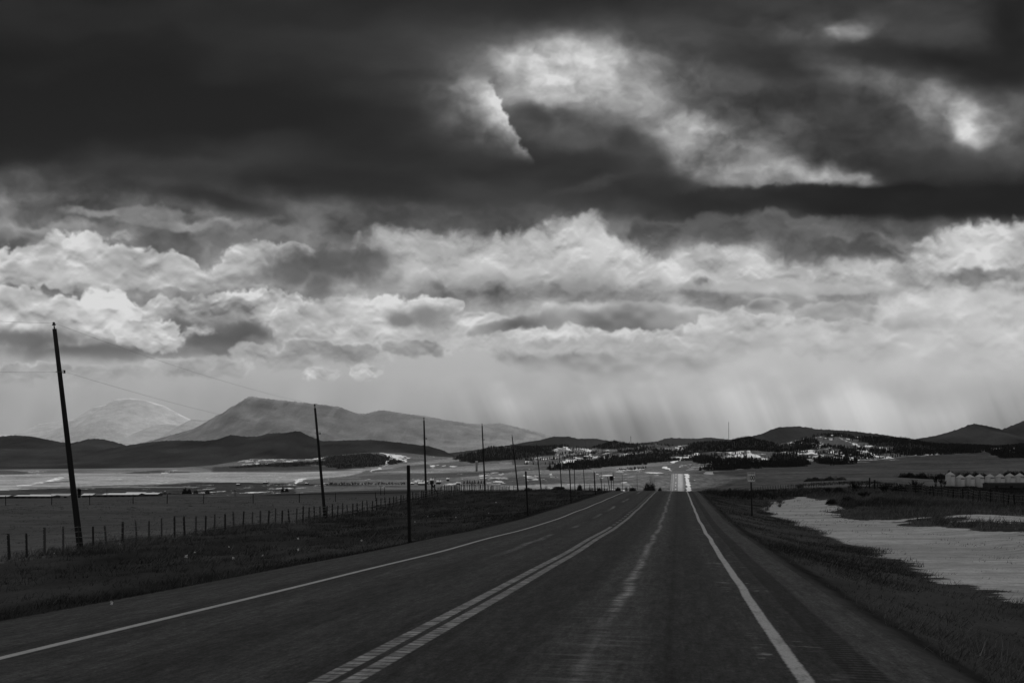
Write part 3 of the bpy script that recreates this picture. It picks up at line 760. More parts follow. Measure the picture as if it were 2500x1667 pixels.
def build_ground():
    az_f = np.radians(np.arange(-33.0, 33.01, 0.08))
    az_b = np.radians(np.concatenate([np.arange(34, 60, 1.0), np.arange(60, 300, 4.0), np.arange(300, 326.5, 1.0)]))
    az = np.concatenate([az_f, az_b])
    r = [0.7]
    while r[-1] < 8000: r.append(r[-1] * 1.0165 + 0.004)
    while r[-1] < 50000: r.append(r[-1] * 1.12)
    r = np.array(r)
    R, A = np.meshgrid(r, az, indexing='ij')
    X = (R * np.sin(A)).ravel(); Y = (R * np.cos(A)).ravel()
    Z = ground_z(X, Y)
    Z = np.where(Y < 60, z_side(*st_of(X, Y)), Z) if False else Z
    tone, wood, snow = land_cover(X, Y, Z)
    na = len(az); nr = len(r)
    i = np.arange(nr - 1)[:, None] * na; j = np.arange(na)[None, :]; j2 = (j + 1) % na
    f = np.stack([i + j, i + j2, i + na + j2, i + na + j], -1).reshape(-1, 4)
    V = np.stack([X, Y, Z], -1)
    # close the middle
    V = np.vstack([V, [[0, 0, gz(0, 0)]]]); tone = np.append(tone, 0.05); snow = np.append(snow, -1)
    c = len(V) - 1
    f = np.vstack([f, np.stack([np.full(na, c), j2[0], j[0], j[0]], -1)[:0]])
    m, t, b = new_mat('ground')
    tn = t.attr('tone')
    pos = t.n('ShaderNodeNewGeometry').outputs['Position']
    n1 = t.noise(pos, 0.35, 6, 0.65)
    n2 = t.noise(pos, 6.0, 4, 0.7)
    n3 = t.noise(t.scale(pos, 1, 1, 0), 0.02, 5, 0.6)
    dist = t.ss(140, 420, t.v('LENGTH', pos))
    nf = t.noise(t.scale(pos, 1, 0.3, 0.6), 0.22, 5, 0.75)
    nn = t.noise(t.scale(pos, 0.30, 1, 1), 2.4, 6, 0.76)
    ns = t.m('SUBTRACT', t.mix(nn, nf, dist), 0.5)
    sv = t.m('MULTIPLY_ADD', ns, t.mix(1.7, 2.6, dist), t.attr('snow'))
    sn = t.ss(0.46, 0.54, sv)
    k = t.m('MULTIPLY_ADD', n1, 0.9, 0.55)
    k = t.m('MULTIPLY', k, t.m('MULTIPLY_ADD', n2, 1.1, 0.45))
    k = t.m('MULTIPLY', k, t.m('MULTIPLY_ADD', n3, 0.7, 0.65))
    drift = t.noise(t.scale(pos, 0.22, 2.4, 1), 1.0, 7, 0.7)
    crust = t.noise(pos, 9, 4, 0.75)
    stone = t.m('MULTIPLY', t.m('MULTIPLY_ADD', t.ss(0.32, 0.62, drift), 0.22, 0.80), t.m('MULTIPLY_ADD', crust, 1.0, 0.5))
    stone = t.m('MULTIPLY', stone, t.m('MULTIPLY_ADD', t.ss(0.35, 0.65, t.noise(t.scale(pos, 0.25, 1, 1), 0.35, 5, 0.65)), 0.30, 0.80))
    stone = t.m('MULTIPLY', stone, t.m('MAXIMUM', t.m('MULTIPLY_ADD', t.noise(t.scale(pos, 0.45, 1, 1), 2.6, 6, 0.8), 1.5, 0.22), 0.4))
    stone = t.m('MULTIPLY', stone, t.mix(0.64, 0.80, dist))
    k = t.m('MULTIPLY', k, t.mix(1.0, t.m('MULTIPLY_ADD', t.ss(0.36, 0.64, nf), 0.55, 0.72), dist))
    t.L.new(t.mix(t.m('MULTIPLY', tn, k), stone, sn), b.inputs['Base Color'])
    b.inputs['Roughness'].default_value = 1.0; b.inputs['Specular IOR Level'].default_value = 0.0
    bn = t.n('ShaderNodeBump'); bn.inputs['Strength'].default_value = 0.35; bn.inputs['Distance'].default_value = 0.06
    t.L.new(t.m('ADD', n2, t.m('MULTIPLY', drift, 0.8)), bn.inputs['Height']); t.L.new(bn.outputs[0], b.inputs['Normal'])
    o = np_mesh('ground', V, f[:, ::-1], m, {'tone': tone, 'snow': snow})
    return tag(o, kind='structure'), V, tone, wood


ground, GV, GT, GW = build_ground()


# ------------------------------------------------------------------ road
def build_road():
    s = np.concatenate([np.arange(-40, 200, 0.5), np.arange(200, 1000, 4.0)])
    tcol = np.array([-8.25, -7.6, -6.33, -5.0, -3.6, -2.77, -1.9, -0.5, 1.07, 1.7, 2.38])
    S, T = np.meshgrid(s, tcol, indexing='ij')
    S = S.ravel(); T = T.ravel()
    X, Y = xy_of(S, T + toff(S))
    Z = zr(S) - 0.012 * np.abs(T + 2.92)
    n = len(tcol); i = np.arange(len(s) - 1)[:, None] * n; j = np.arange(n - 1)[None, :]
    f = np.stack([i + j, i + j + 1, i + n + j + 1, i + n + j], -1).reshape(-1, 4)
    m, t, b = new_mat('asphalt')
    uv = t.n('ShaderNodeUVMap', uv_map='surface').outputs[0]
    sep = t.n('ShaderNodeSeparateXYZ'); t.L.new(uv, sep.inputs[0])
    u, v = sep.outputs[0], sep.outputs[1]
    def band(c, hw, soft, x=None):          # 1 inside |u-c|<hw
        d = t.m('ABSOLUTE', t.m('SUBTRACT', u if x is None else x, c))
        return t.m('SUBTRACT', 1.0, t.ss(hw - soft, hw + soft, d))
    def rng_(a, b2, w):                      # 1 for a < v < b2
        return t.m('MULTIPLY', t.ss(a - w, a + w, v), t.m('SUBTRACT', 1.0, t.ss(b2 - w, b2 + w, v)))
    grain = t.noise(uv, 30, 3, 0.85)
    pebble = t.noise(uv, 9, 3, 0.75)
    long_ = t.noise(t.scale(uv, 2.6, 0.07, 1), 1, 5, 0.65)
    cross = t.noise(t.scale(uv, 0.9, 4.5, 1), 1, 5, 0.7)
    blot = t.noise(t.scale(uv, 1, 0.4, 1), 0.6, 4, 0.6)
    base = t.m('MULTIPLY_ADD', long_, 0.060, 0.026)
    base = t.m('MULTIPLY', base, t.m('MULTIPLY_ADD', grain, 3.0, -0.5))
    base = t.m('MULTIPLY', base, t.m('MULTIPLY_ADD', pebble, 1.6, 0.2))
    base = t.m('MULTIPLY', base, t.m('MULTIPLY_ADD', t.noise(t.scale(uv, 3.2, 0.6, 1), 1, 6, 0.72), 1.0, 0.5))
    base = t.m('MULTIPLY', base, t.m('MULTIPLY_ADD', blot, 0.5, 0.75))
    base = t.m('MULTIPLY', base, t.m('MAXIMUM', t.m('MULTIPLY_ADD', t.noise(t.scale(uv, 7, 1.0, 1), 1, 5, 0.75), 2.2, -0.1), 0.35))
    base = t.m('MULTIPLY', base, t.m('MAXIMUM', t.m('MULTIPLY_ADD', t.noise(t.scale(uv, 16, 3.0, 1), 1, 4, 0.8), 2.0, 0.0), 0.35))
    # wheel paths and seams
    for c, hw, k in ((-5.45, 0.4, 0.3), (-3.75, 0.35, 0.18), (-1.75, 0.42, -0.22), (0.05, 0.42, -0.18), (-0.85, 0.5, 0.26), (-4.6, 0.5, -0.1), (2.05, 0.4, 0.3), (-7.3, 0.7, 0.26)):
        base = t.m('MULTIPLY', base, t.m('MULTIPLY_ADD', band(c, hw, 0.25), k, 1.0))
    for c, hw, k in ((-2.77, 0.42, -0.22), (1.3, 0.12, -0.25), (-6.62, 0.14, -0.2), (-0.1, 0.02, -0.3)):
        base = t.m('MULTIPLY', base, t.m('MULTIPLY_ADD', band(c, hw, 0.05), k, 1.0))
    # rumble strip ground into the shoulder
    rib = t.m('SINE', t.m('MULTIPLY', v, 2 * math.pi / 0.14))
    ribm = t.ss(-0.2, 0.5, rib)
    rs = band(1.64, 0.17, 0.03)
    base = t.m('MULTIPLY', base, t.m('SUBTRACT', 1.0, t.m('MULTIPLY', rs, t.m('MULTIPLY_ADD', ribm, 0.42, 0.34))))
    # lines
    wob = t.m('MULTIPLY', t.m('SUBTRACT', t.noise(t.scale(uv, 0.0, 0.12, 1), 1, 3, 0.5), 0.5), 0.16)
    uw = t.m('ADD', t.m('ADD', u, wob), t.m('MULTIPLY', t.m('SUBTRACT', t.noise(uv, 9, 4, 0.7), 0.5), 0.05))
    wear = t.noise(t.scale(uv, 6, 2.2, 1), 1, 6, 0.75)
    wear2 = t.noise(uv, 26, 3, 0.8)
    wr = t.m('MULTIPLY', t.ss(0.30, 0.52, wear), t.ss(0.25, 0.55, wear2))
    # distance hides the wear pattern, so lines keep a floor of paint
    right = t.m('MULTIPLY', band(1.07, 0.068, 0.018, uw), t.m('MULTIPLY_ADD', wr, 0.5, 0.42))
    left = t.m('MULTIPLY', band(-6.33, 0.06, 0.014, t.m('MULTIPLY_ADD', wear2, 0.03, u)), t.m('MULTIPLY_ADD', wr, 0.3, 0.62))
    rib2 = t.m('SUBTRACT', 1.0, t.m('MULTIPLY', t.ss(0.45, 0.85, t.m('SINE', t.m('MULTIPLY_ADD', v, 2 * math.pi / 0.17, t.m('MULTIPLY', cross, 7.0)))), 0.75))
    dbl_r = band(-2.645, 0.078, 0.014)
    dbl_l = t.m('MULTIPLY', band(-2.895, 0.078, 0.014), t.m('MAXIMUM', t.m('SUBTRACT', 1.0, t.ss(43.5, 44.0, v)), t.m('MULTIPLY', t.ss(0.25, 0.5, t.m('SINE', t.m('MULTIPLY', v, 2 * math.pi / 2.5))), 0.8)))
    dbl = t.m('MULTIPLY', t.m('MAXIMUM', dbl_r, dbl_l), t.m('MULTIPLY', rib2, t.m('MULTIPLY_ADD', t.m('MULTIPLY', t.ss(0.28, 0.6, wear), t.ss(0.3, 0.7, cross)), 0.72, 0.22)))
    # dried salt and worn overlay along the middle of each lane
    mean = t.m('MULTIPLY', t.m('SUBTRACT', t.noise(t.scale(uv, 0, 0.13, 1), 1, 5, 0.7), 0.5), 0.6)
    um = t.m('ADD', u, mean)
    pat = t.m('MULTIPLY', t.ss(0.30, 0.58, t.noise(t.scale(uv, 2.4, 0.22, 1), 1, 6, 0.68)), t.m('MULTIPLY', t.ss(0.36, 0.6, cross), t.ss(0.25, 0.55, wear2)))
    salt = t.m('MULTIPLY', t.m('MULTIPLY', band(-0.84, 0.075, 0.085, um), pat), t.m('MULTIPLY_ADD', t.ss(11, 16, v), 0.42, 0.33))
    saltw = t.m('MULTIPLY', t.m('MULTIPLY', band(-0.85, 0.35, 0.4, um), t.ss(0.45, 0.72, cross)), t.m('MULTIPLY_ADD', t.ss(17, 9, v), 0.16, 0.07))
    salt2 = t.m('MULTIPLY', t.m('MULTIPLY', t.m('MULTIPLY', band(-4.5, 0.09, 0.10, um), pat), rng_(26, 125, 6)), t.m('MULTIPLY', t.ss(0.47, 0.54, t.noise(t.scale(uv, 0, 0.055, 1), 1, 2, 0.5)), 0.7))
    spk = t.m('MULTIPLY', t.m('MULTIPLY', band(1.07, 0.34, 0.22), t.m('MULTIPLY', t.ss(0.52, 0.64, cross), t.ss(0.50, 0.60, t.noise(t.scale(uv, 1.4, 0.5, 1), 1, 4, 0.7)))), 0.48)
    paint_and_glare = right
    for x in (left, dbl, salt, saltw, salt2, spk):
        paint_and_glare = t.m('MAXIMUM', paint_and_glare, x)
    # sky glare on the far right lane painted as pale colour; pale streaks left
    lane_glare = t.m('MULTIPLY', t.m('MULTIPLY', band(-0.95, 1.6, 0.3), t.ss(600, 660, v)), t.m('MULTIPLY_ADD', t.noise(t.scale(uv, 0.5, 0.05, 1), 1, 4, 0.7), 0.5, 0.12))
    far_streak = t.m('MULTIPLY', t.m('MULTIPLY', band(-4.3, 0.35, 0.4), t.ss(600, 660, v)), t.m('MULTIPLY', t.ss(0.5, 0.6, t.noise(t.scale(uv, 0.3, 0.06, 1), 1, 3)), 0.6))
    paint_and_glare = t.m('MAXIMUM', paint_and_glare, t.m('MAXIMUM', lane_glare, far_streak))
    t.L.new(t.mix(base, 0.62, paint_and_glare), b.inputs['Base Color'])
    b.inputs['Roughness'].default_value = 0.82; b.inputs['Specular IOR Level'].default_value = 0.18
    bn = t.n('ShaderNodeBump'); bn.inputs['Strength'].default_value = 0.3; bn.inputs['Distance'].default_value = 0.008
    t.L.new(grain, bn.inputs['Height']); t.L.new(bn.outputs[0], b.inputs['Normal'])
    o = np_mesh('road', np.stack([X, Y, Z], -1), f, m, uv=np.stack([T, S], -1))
    return tag(o, kind='structure')


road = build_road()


# ------------------------------------------------------------------ wooded hills and mountains beyond
def ridge(name, Y0, prof, depth, tone, rough, seed, lo_row=1142, tonevar=0.3, snow=0.0, jag=0.0, step=3.0, spur=0.0, lump=0.28, fade=None, expo=1.25):
    """a range at distance Y0 whose crest follows (column, row) pairs; built as a height field with real depth"""
    px = np.arange(prof[0][0], prof[-1][0] + step, step)
    cr = np.interp(px, [p[0] for p in prof], [p[1] for p in prof])
    X = (px - CX) * Y0 / F
    ztop = -(cr - HY) * Y0 / F
    zb = -(lo_row - HY) * Y0 / F - 30
    nv = 44
    vv = np.concatenate([np.linspace(0, 0.62, 30), np.linspace(0.62, 1, nv - 29)[1:]])           # 0 front foot .. 0.62 crest .. 1 back foot
    XX, VV = np.meshgrid(X, vv, indexing='xy')
    H = np.where(VV < 0.62, VV / 0.62, (1 - VV) / 0.38)
    H = np.clip(H, 0, 1)
    shp = np.where(VV < 0.62, H ** expo, H ** 0.9)
    YY = Y0 + (VV - 0.62) * depth
    ampz = (ztop - zb)[None, :]
    nz = (fbm(XX / rough, YY / rough, 6, seed) - 0.5)
    Z = zb + ampz * shp * (1 + spur * nz * (1 - shp) * 2) + nz * ampz * lump * np.sin(np.pi * np.clip(H, 0, 1))
    if jag:
        Z = Z + (vnoise(XX / (Y0 / F * 2.2), YY / (depth / 30), seed + 3) ** 2) * jag * sstep(0.2, 0.5, H)
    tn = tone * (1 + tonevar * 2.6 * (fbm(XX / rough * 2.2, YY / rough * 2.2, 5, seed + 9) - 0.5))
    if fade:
        tn = tn * np.interp(px, fade[0], fade[1])[None, :]  # mist over the slopes put into their tone, paler along the range
    if snow:
        g = fbm(XX / rough * 3 + 2.5 * fbm(XX / rough, Z / rough * 2, 3, seed + 6), Z / (rough * 0.35), 5, seed + 5)
        tn = mixf(tn, snow, sstep(0.56, 0.66, g) * sstep(0.15, 0.5, H) * 0.8)
    n = len(px)
    i = np.arange(nv - 1)[:, None] * n; j = np.arange(n - 1)[None, :]
    f = np.stack([i + j, i + j + 1, i + n + j + 1, i + n + j], -1).reshape(-1, 4)
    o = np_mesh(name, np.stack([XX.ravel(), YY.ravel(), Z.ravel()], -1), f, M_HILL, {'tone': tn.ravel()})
    return tag(o, kind='structure')


M_HILL, _t, _b = new_mat('hill_cover')
_p = _t.n('ShaderNodeNewGeometry').outputs['Position']
_n = _t.noise(_p, 0.004, 8, 0.65); _n2 = _t.noise(_p, 0.03, 4, 0.7)
_k = _t.m('MULTIPLY', _t.m('MULTIPLY_ADD', _n, 1.0, 0.5), _t.m('MULTIPLY_ADD', _n2, 0.8, 0.6))
_t.L.new(_t.m('MULTIPLY', _t.attr('tone'), _k), _b.inputs['Base Color'])
_b.inputs['Roughness'].default_value = 1.0; _b.inputs['Specular IOR Level'].default_value = 0.0

ridge('hills', 7400, [(-900, 1060), (-200, 1058), (0, 1066), (40, 1063), (80, 1066), (150, 1080), (180, 1082), (205, 1075), (230, 1071), (255, 1073), (285, 1081), (330, 1094), (420, 1118)], 2600, 0.027, 500, 101, tonevar=0.7,  jag=9)
ridge('hills', 6600, [(-700, 1100), (0, 1096), (180, 1099), (250, 1098), (308, 1088), (372, 1079), (430, 1075), (500, 1077), (530, 1073), (563, 1062), (600, 1066), (627, 1066), (650, 1060), (664, 1058), (700, 1057), (722, 1053), (735, 1054), (755, 1065), (787, 1077),
      (850, 1075), (903, 1074), (960, 1079), (1010, 1085), (1050, 1090), (1080, 1099), (1110, 1112), (1150, 1125)], 2400, 0.025, 450, 111, tonevar=0.7,  jag=8)
ridge('hills', 8200, [(1080, 1108), (1140, 1101), (1236, 1088), (1280, 1080), (1315, 1075), (1353, 1066), (1389, 1066), (1409, 1071), (1455, 1071), (1496, 1078), (1530, 1090), (1580, 1110)], 2400, 0.026, 700, 121, jag=8)
ridge('hills', 10500, [(1500, 1100), (1552, 1082), (1603, 1078), (1625, 1071), (1639, 1069), (1664, 1070), (1700, 1071), (1733, 1068), (1779, 1073), (1830, 1084), (1880, 1100)], 2600, 0.03, 800, 131, jag=9)
ridge('hills', 7800, [(1690, 1100), (1783, 1074), (1830, 1066), (1857, 1060), (1880, 1050), (1902, 1043), (1937, 1041), (1971, 1043), (1994, 1048), (2040, 1050), (2085, 1053), (2119, 1057), (2160, 1062), (2192, 1068), (2234, 1072), (2300, 1084), (2380, 1100)], 2600, 0.028, 500, 141, tonevar=0.6,  jag=8)
ridge('hills', 5600, [(2150, 1098), (2238, 1072), (2280, 1065), (2325, 1053), (2350, 1044), (2367, 1037), (2380, 1035), (2408, 1040), (2447, 1049), (2477, 1037), (2500, 1028), (2600, 1006), (2760, 1020), (3000, 1050), (3300, 1070)], 2200, 0.028, 420, 151, tonevar=0.7,  snow=0.0, jag=7)
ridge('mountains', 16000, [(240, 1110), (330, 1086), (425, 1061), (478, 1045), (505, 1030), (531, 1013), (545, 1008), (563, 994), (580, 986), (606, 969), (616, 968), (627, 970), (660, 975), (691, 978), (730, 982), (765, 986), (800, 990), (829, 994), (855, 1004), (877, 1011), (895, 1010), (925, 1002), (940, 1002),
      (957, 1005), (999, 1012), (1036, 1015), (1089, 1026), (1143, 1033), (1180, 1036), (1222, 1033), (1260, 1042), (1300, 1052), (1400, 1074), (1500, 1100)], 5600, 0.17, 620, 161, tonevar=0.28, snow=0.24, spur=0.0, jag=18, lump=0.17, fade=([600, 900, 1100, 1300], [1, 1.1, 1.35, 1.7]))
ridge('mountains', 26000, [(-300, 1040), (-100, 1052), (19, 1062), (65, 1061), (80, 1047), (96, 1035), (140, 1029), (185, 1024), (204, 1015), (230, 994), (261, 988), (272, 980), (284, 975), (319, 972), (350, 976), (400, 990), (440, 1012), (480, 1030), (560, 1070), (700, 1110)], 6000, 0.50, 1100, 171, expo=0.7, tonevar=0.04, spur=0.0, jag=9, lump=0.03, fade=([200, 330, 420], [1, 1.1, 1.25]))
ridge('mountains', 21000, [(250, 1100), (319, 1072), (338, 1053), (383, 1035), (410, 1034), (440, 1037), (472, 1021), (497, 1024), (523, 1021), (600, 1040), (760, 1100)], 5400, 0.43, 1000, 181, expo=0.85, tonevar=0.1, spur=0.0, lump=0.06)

# ------------------------------------------------------------------ air
def build_haze():
    mb = MB()
    mb.box((0, 28000, (HAZE_TOP - 300) / 2), (140000, 64000, HAZE_TOP + 300))
    m = bpy.data.materials.new('haze'); m.use_nodes = True
    nt = m.node_tree; nt.nodes.clear()
    v = nt.nodes.new('ShaderNodeVolumePrincipled'); o = nt.nodes.new('ShaderNodeOutputMaterial')
    v.inputs['Color'].default_value = (1, 1, 1, 1); v.inputs['Density'].default_value = HAZE_D; v.inputs['Anisotropy'].default_value = 0.0
    nt.links.new(v.outputs[0], o.inputs['Volume'])
    m.cycles.homogeneous_volume = True
    return tag(mb.build('haze', m), kind='stuff')


haze = build_haze()


# ------------------------------------------------------------------ unseen cloud slab, added and outlined to shade the near land
def build_shade_cloud():
    H = 2700.0; k = H / math.tan(SUN_EL)
    sx, sy = k * math.sin(SUN_AZ), k * math.cos(SUN_AZ)
    shade = [(-900, -700), (900, -700), (2600, -300), (3000, 900), (3000, 2400), (430, 2400), (190, 1100), (110, 640), (30, 570), (-300, 520), (-700, 480), (-1100, 300)]
    xs = np.arange(-1500, 3500, 60.0); ys = np.arange(-1100, 2800, 60.0)
    XX, YY = np.meshgrid(xs, ys, indexing='ij')
    q = 90 * (fbm(XX / 240, YY / 240, 4, 201) - 0.5)
    ins = poly_mask(XX + q, YY + q, shade).astype(float)
    for _ in range(3):
        ins = (ins + np.roll(ins, 1, 0) + np.roll(ins, -1, 0) + np.roll(ins, 1, 1) + np.roll(ins, -1, 1)) / 5
    thk = np.sqrt(np.clip(ins - 0.45, 0, 1)) * (180 + 420 * fbm(XX / 500, YY / 500, 5, 202))
    idx = -np.ones(XX.shape, int); keep = ins > 0.45
    idx[keep] = np.arange(keep.sum()); n = keep.sum()
    top = np.stack([XX[keep] + sx, YY[keep] + sy, H + thk[keep]], -1)
    bot = np.stack([XX[keep] + sx, YY[keep] + sy, H - 60 * np.sqrt(np.clip(ins[keep] - 0.45, 0, 1)) - 5], -1)
    F4 = []
    q4 = keep[:-1, :-1] & keep[1:, :-1] & keep[1:, 1:] & keep[:-1, 1:]
    ii, jj = np.nonzero(q4)
    a, b, c, d = idx[ii, jj], idx[ii + 1, jj], idx[ii + 1, jj + 1], idx[ii, jj + 1]
    f = np.vstack([np.stack([a, b, c, d], -1), np.stack([d, c, b, a], -1) + n])
    o = np_mesh('shade_cloud', np.vstack([top, bot]), f, grey_mat('shade_cloud_grey', 0.8, 0.1, 0.01, rough=1.0, spec=0))
    return tag(o, kind='structure')


shade_cloud = build_shade_cloud()
# ------------------------------------------------------------------ materials of things
M_POLE = grey_mat('weathered_pole_wood', 0.03, 0.35, 1.6, (6, 6, 0.5), 0.9, 0.1, bump=0.4)
M_POST = grey_mat('fence_post_wood', 0.05, 0.4, 3.0, (6, 6, 0.8), 0.9, 0.1)
M_POST2 = grey_mat('bleached_post_wood', 0.10, 0.4, 3.0, (6, 6, 0.8), 0.9, 0.1)
M_DARKPOST = grey_mat('dark_painted_wood', 0.022, 0.3, 3.0, (6, 6, 0.8), 0.8, 0.15)
M_WIRE = grey_mat('galvanised_wire', 0.22, 0.1, 2.0, rough=0.6)
M_PORC = grey_mat('glazed_insulator', 0.02, 0.1, 8.0, rough=0.35, spec=0.4)
M_STEEL = grey_mat('dull_steel', 0.05, 0.2, 5.0, rough=0.6)
M_SIGN = grey_mat('sign_white', 0.78, 0.08, 5.0, rough=0.6)
M_INK = grey_mat('sign_black', 0.012, 0.1, 5.0, rough=0.7)
M_SIGNBACK = grey_mat('sign_back_metal', 0.06, 0.2, 4.0, rough=0.6)
M_TWIG = grey_mat('bare_twigs', 0.035, 0.3, 3.0, rough=0.95, spec=0.0)
M_TWIGP = grey_mat('pale_dry_twigs', 0.16, 0.3, 3.0, rough=0.95, spec=0.0)
M_TWIGM = grey_mat('grey_twigs', 0.075, 0.3, 3.0, rough=0.95, spec=0.0)
M_NEEDLE = grey_mat('needle_foliage', 0.03, 0.4, 2.0, rough=0.95, spec=0.0)
M_ROOFP = grey_mat('pale_metal_roof', 0.42, 0.2, 0.6, (1, 6, 1), 0.7)
M_ROOFD = grey_mat('dark_shingle_roof', 0.05, 0.3, 0.8, rough=0.9)
M_WALLD = grey_mat('dark_board_wall', 0.06, 0.3, 0.6, (4, 4, 0.3), 0.9)
M_WALLP = grey_mat('pale_board_wall', 0.28, 0.2, 0.6, (4, 4, 0.3), 0.9)
M_TRASH = grey_mat('white_litter', 0.8, 0.2, 10.0, rough=0.7)


def bin_material(name, tone):
    m, t, b = new_mat(name)
    co = t.n('ShaderNodeTexCoord').outputs['Object']
    sep = t.n('ShaderNodeSeparateXYZ'); t.L.new(co, sep.inputs[0])
    rib = t.m('SINE', t.m('MULTIPLY', sep.outputs[2], 2 * math.pi / 0.8))
    n = t.noise(t.scale(co, 1, 1, 0.15), 1.1, 5, 0.65)
    k = t.m('MULTIPLY', t.m('MULTIPLY_ADD', n, 0.5, 0.75), t.m('MULTIPLY_ADD', rib, 0.05, 1.0))
    t.L.new(t.m('MULTIPLY', k, tone), b.inputs['Base Color'])
    b.inputs['Roughness'].default_value = 0.55; b.inputs['Metallic'].default_value = 0.0
    bn = t.n('ShaderNodeBump'); bn.inputs['Strength'].default_value = 0.5; bn.inputs['Distance'].default_value = 0.05
    t.L.new(rib, bn.inputs['Height']); t.L.new(bn.outputs[0], b.inputs['Normal'])
    return m


M_BIN = bin_material('galvanised_bin', 0.5)
M_BINROOF = grey_mat('bin_roof_metal', 0.52, 0.2, 1.0, rough=0.55)


def copy_tree(root, label=None, loc=None, rz=None):
    r = root.copy(); COL.objects.link(r)
    if loc is not None: r.location = loc
    if rz is not None: r.rotation_euler = (r.rotation_euler[0], r.rotation_euler[1], rz)
    if label: r['label'] = label
    for ch in root.children:
        c = ch.copy(); COL.objects.link(c); c.parent = r
        for g in ch.children:
            d = g.copy(); COL.objects.link(d); d.parent = c
    return r


ORD = ['first', 'second', 'third', 'fourth', 'fifth', 'sixth', 'seventh', 'eighth', 'ninth', 'tenth', 'eleventh', 'twelfth',
       'thirteenth', 'fourteenth', 'fifteenth', 'sixteenth', 'seventeenth', 'eighteenth', 'nineteenth', 'twentieth']

# ------------------------------------------------------------------ utility poles beside the left fence
#   (base column, depth, top column, top row)
POLES = [(196, 47.4, 133, 803), (794, 80, 769, 996), (1040.5, 112, 1035, 1026), (1184.5, 147, 1177, 1039), (1265.5, 177, 1250.5, 1066), (1322, 207, 1309.5, 1086),
         (1371.5, 244, 1366, 1110), (1404, 275, 1401.5, 1127), (1428, 304, 1424, 1139.5), (1452, 340, 1450, 1150), (1469, 372, 1467.5, 1153), (1499, 440, 1497, 1154), (1520, 505, 1519, 1160), (1556, 690, 1555, 1157)]
PTXT = ['tall weathered utility pole leaning left, nearest the camera with the thickest trunk', 'leaning wooden utility pole, second along the left fence, ringed by fence posts',
        'slender upright utility pole, third along the row, just right of the thick marker post', 'wooden utility pole, fourth along the row, rising from the close picket of fence posts',
        'thin utility pole leaning left, fifth along the row, beside the small gate frame', 'thin utility pole, sixth along the row, in front of the dark wooded hill',
        'faint utility pole, seventh along the row, above the low mound of brush', 'faint utility pole, eighth along the row, just left of the round dark bush',
        'faint utility pole, ninth along the row, just right of the round dark bush']
wire_top = []; wire_side = []
for i, (bx, Y, tx, ty) in enumerate(POLES):
    b = at(bx, Y)
    top = Vector(((tx - CX) * Y / F, Y, row_z(ty, Y)))
    lab = PTXT[i] if i < len(PTXT) else 'tiny distant utility pole, %s along the row, short of the crest bush' % ORD[i]
    if i == len(POLES) - 1: lab = 'smallest and farthest utility pole, standing left of the dark crest bush'
    r = thing('utility_pole', b, lab, 'utility pole', 'utility poles along the left roadside')
    d = top - b
    L = d.length; ax = d.normalized()
    mb = MB()
    rb = 0.135 if i else 0.15; rt = 0.085 if i else 0.095
    mb.tube([-0.5 * ax, 0.02 * d, 0.3 * d, 0.7 * d, d], [rb * 1.03, rb, rb * 0.87, mixf(rb, rt, 0.75), rt], 12)
    mb.build('pole', M_POLE, r, True)
    # pin and insulator on the top
    q = MB(); q.tube([d - 0.1 * ax, d + 0.2 * ax], [0.035, 0.022], 8); q.tube([d + 0.06 * ax, d + 0.13 * ax], [0.045, 0.02], 8)
    q.build('pin', M_STEEL, r, True)
    q = MB(); q.tube([d + 0.17 * ax, d + 0.19 * ax, d + 0.22 * ax, d + 0.245 * ax, d + 0.26 * ax, d + 0.285 * ax, d + 0.31 * ax, d + 0.33 * ax], [0.05, 0.095, 0.085, 0.045, 0.05, 0.065, 0.055, 0.02], 12)
    q.build('insulator', M_PORC, r, True)
    wire_top.append(b + d + 0.29 * ax)
    if i < 10:
        k = 1 - (2.05 / L if i else 2.05 / L)
        c = d * k; ro = mixf(rb, rt, k)
        q = MB(); q.tube([c + Vector((-ro - 0.07, 0, 0)), c + Vector((ro + 0.06, 0, 0))], 0.02, 6)
        q.box(c + Vector((ro + 0.09, 0, 0.06)), (0.14, 0.04, 0.02)); q.box(c + Vector((ro + 0.09, 0, -0.06)), (0.14, 0.04, 0.02))
        q.build('bracket', M_STEEL, r)
        e = c + Vector((ro + 0.13, 0, 0))
        q = MB(); q.tube([e + Vector((0, 0, -0.075)), e + Vector((0, 0, -0.05)), e + Vector((0, 0, -0.01)), e + Vector((0, 0, 0.01)), e + Vector((0, 0, 0.05)), e + Vector((0, 0, 0.075))], [0.03, 0.055, 0.035, 0.035, 0.055, 0.03], 10)
        q.build('spool', M_PORC, r, True)
        wire_side.append(b + e)


def span(mb, a, b, sag, rad, n=14):
    pts = []
    for i in range(n + 1):
        k = i / n
        p = a.lerp(b, k); p.z -= sag * 4 * k * (1 - k)
        pts.append(p)
    mb.tube(pts, rad, 5, False)


for pts, row0, lab in ((wire_top, 774, 'thin upper power line strung over the tops of the poles'), (wire_side, 900, 'thin lower power line strung from the side brackets of the poles')):
    mb = MB()
    off = Vector(((-60 - CX) * 36 / F, 36, row_z(row0, 36)))
    off2 = off + (off - pts[0]) * 0.8
    span(mb, pts[0], off2, 0.1, 0.0042)
    for i in range(len(pts) - 1):
        dd = (pts[i + 1] - pts[i]).length
        span(mb, pts[i], pts[i + 1], 0.33 * (dd / 33) ** 2 if dd < 60 else 0.6, 0.0042 + 0.00001 * pts[i].y)
    o = mb.build('power_line', M_WIRE)
    tag(o, lab, 'power line', 'power lines on the roadside poles')

# ------------------------------------------------------------------ fences


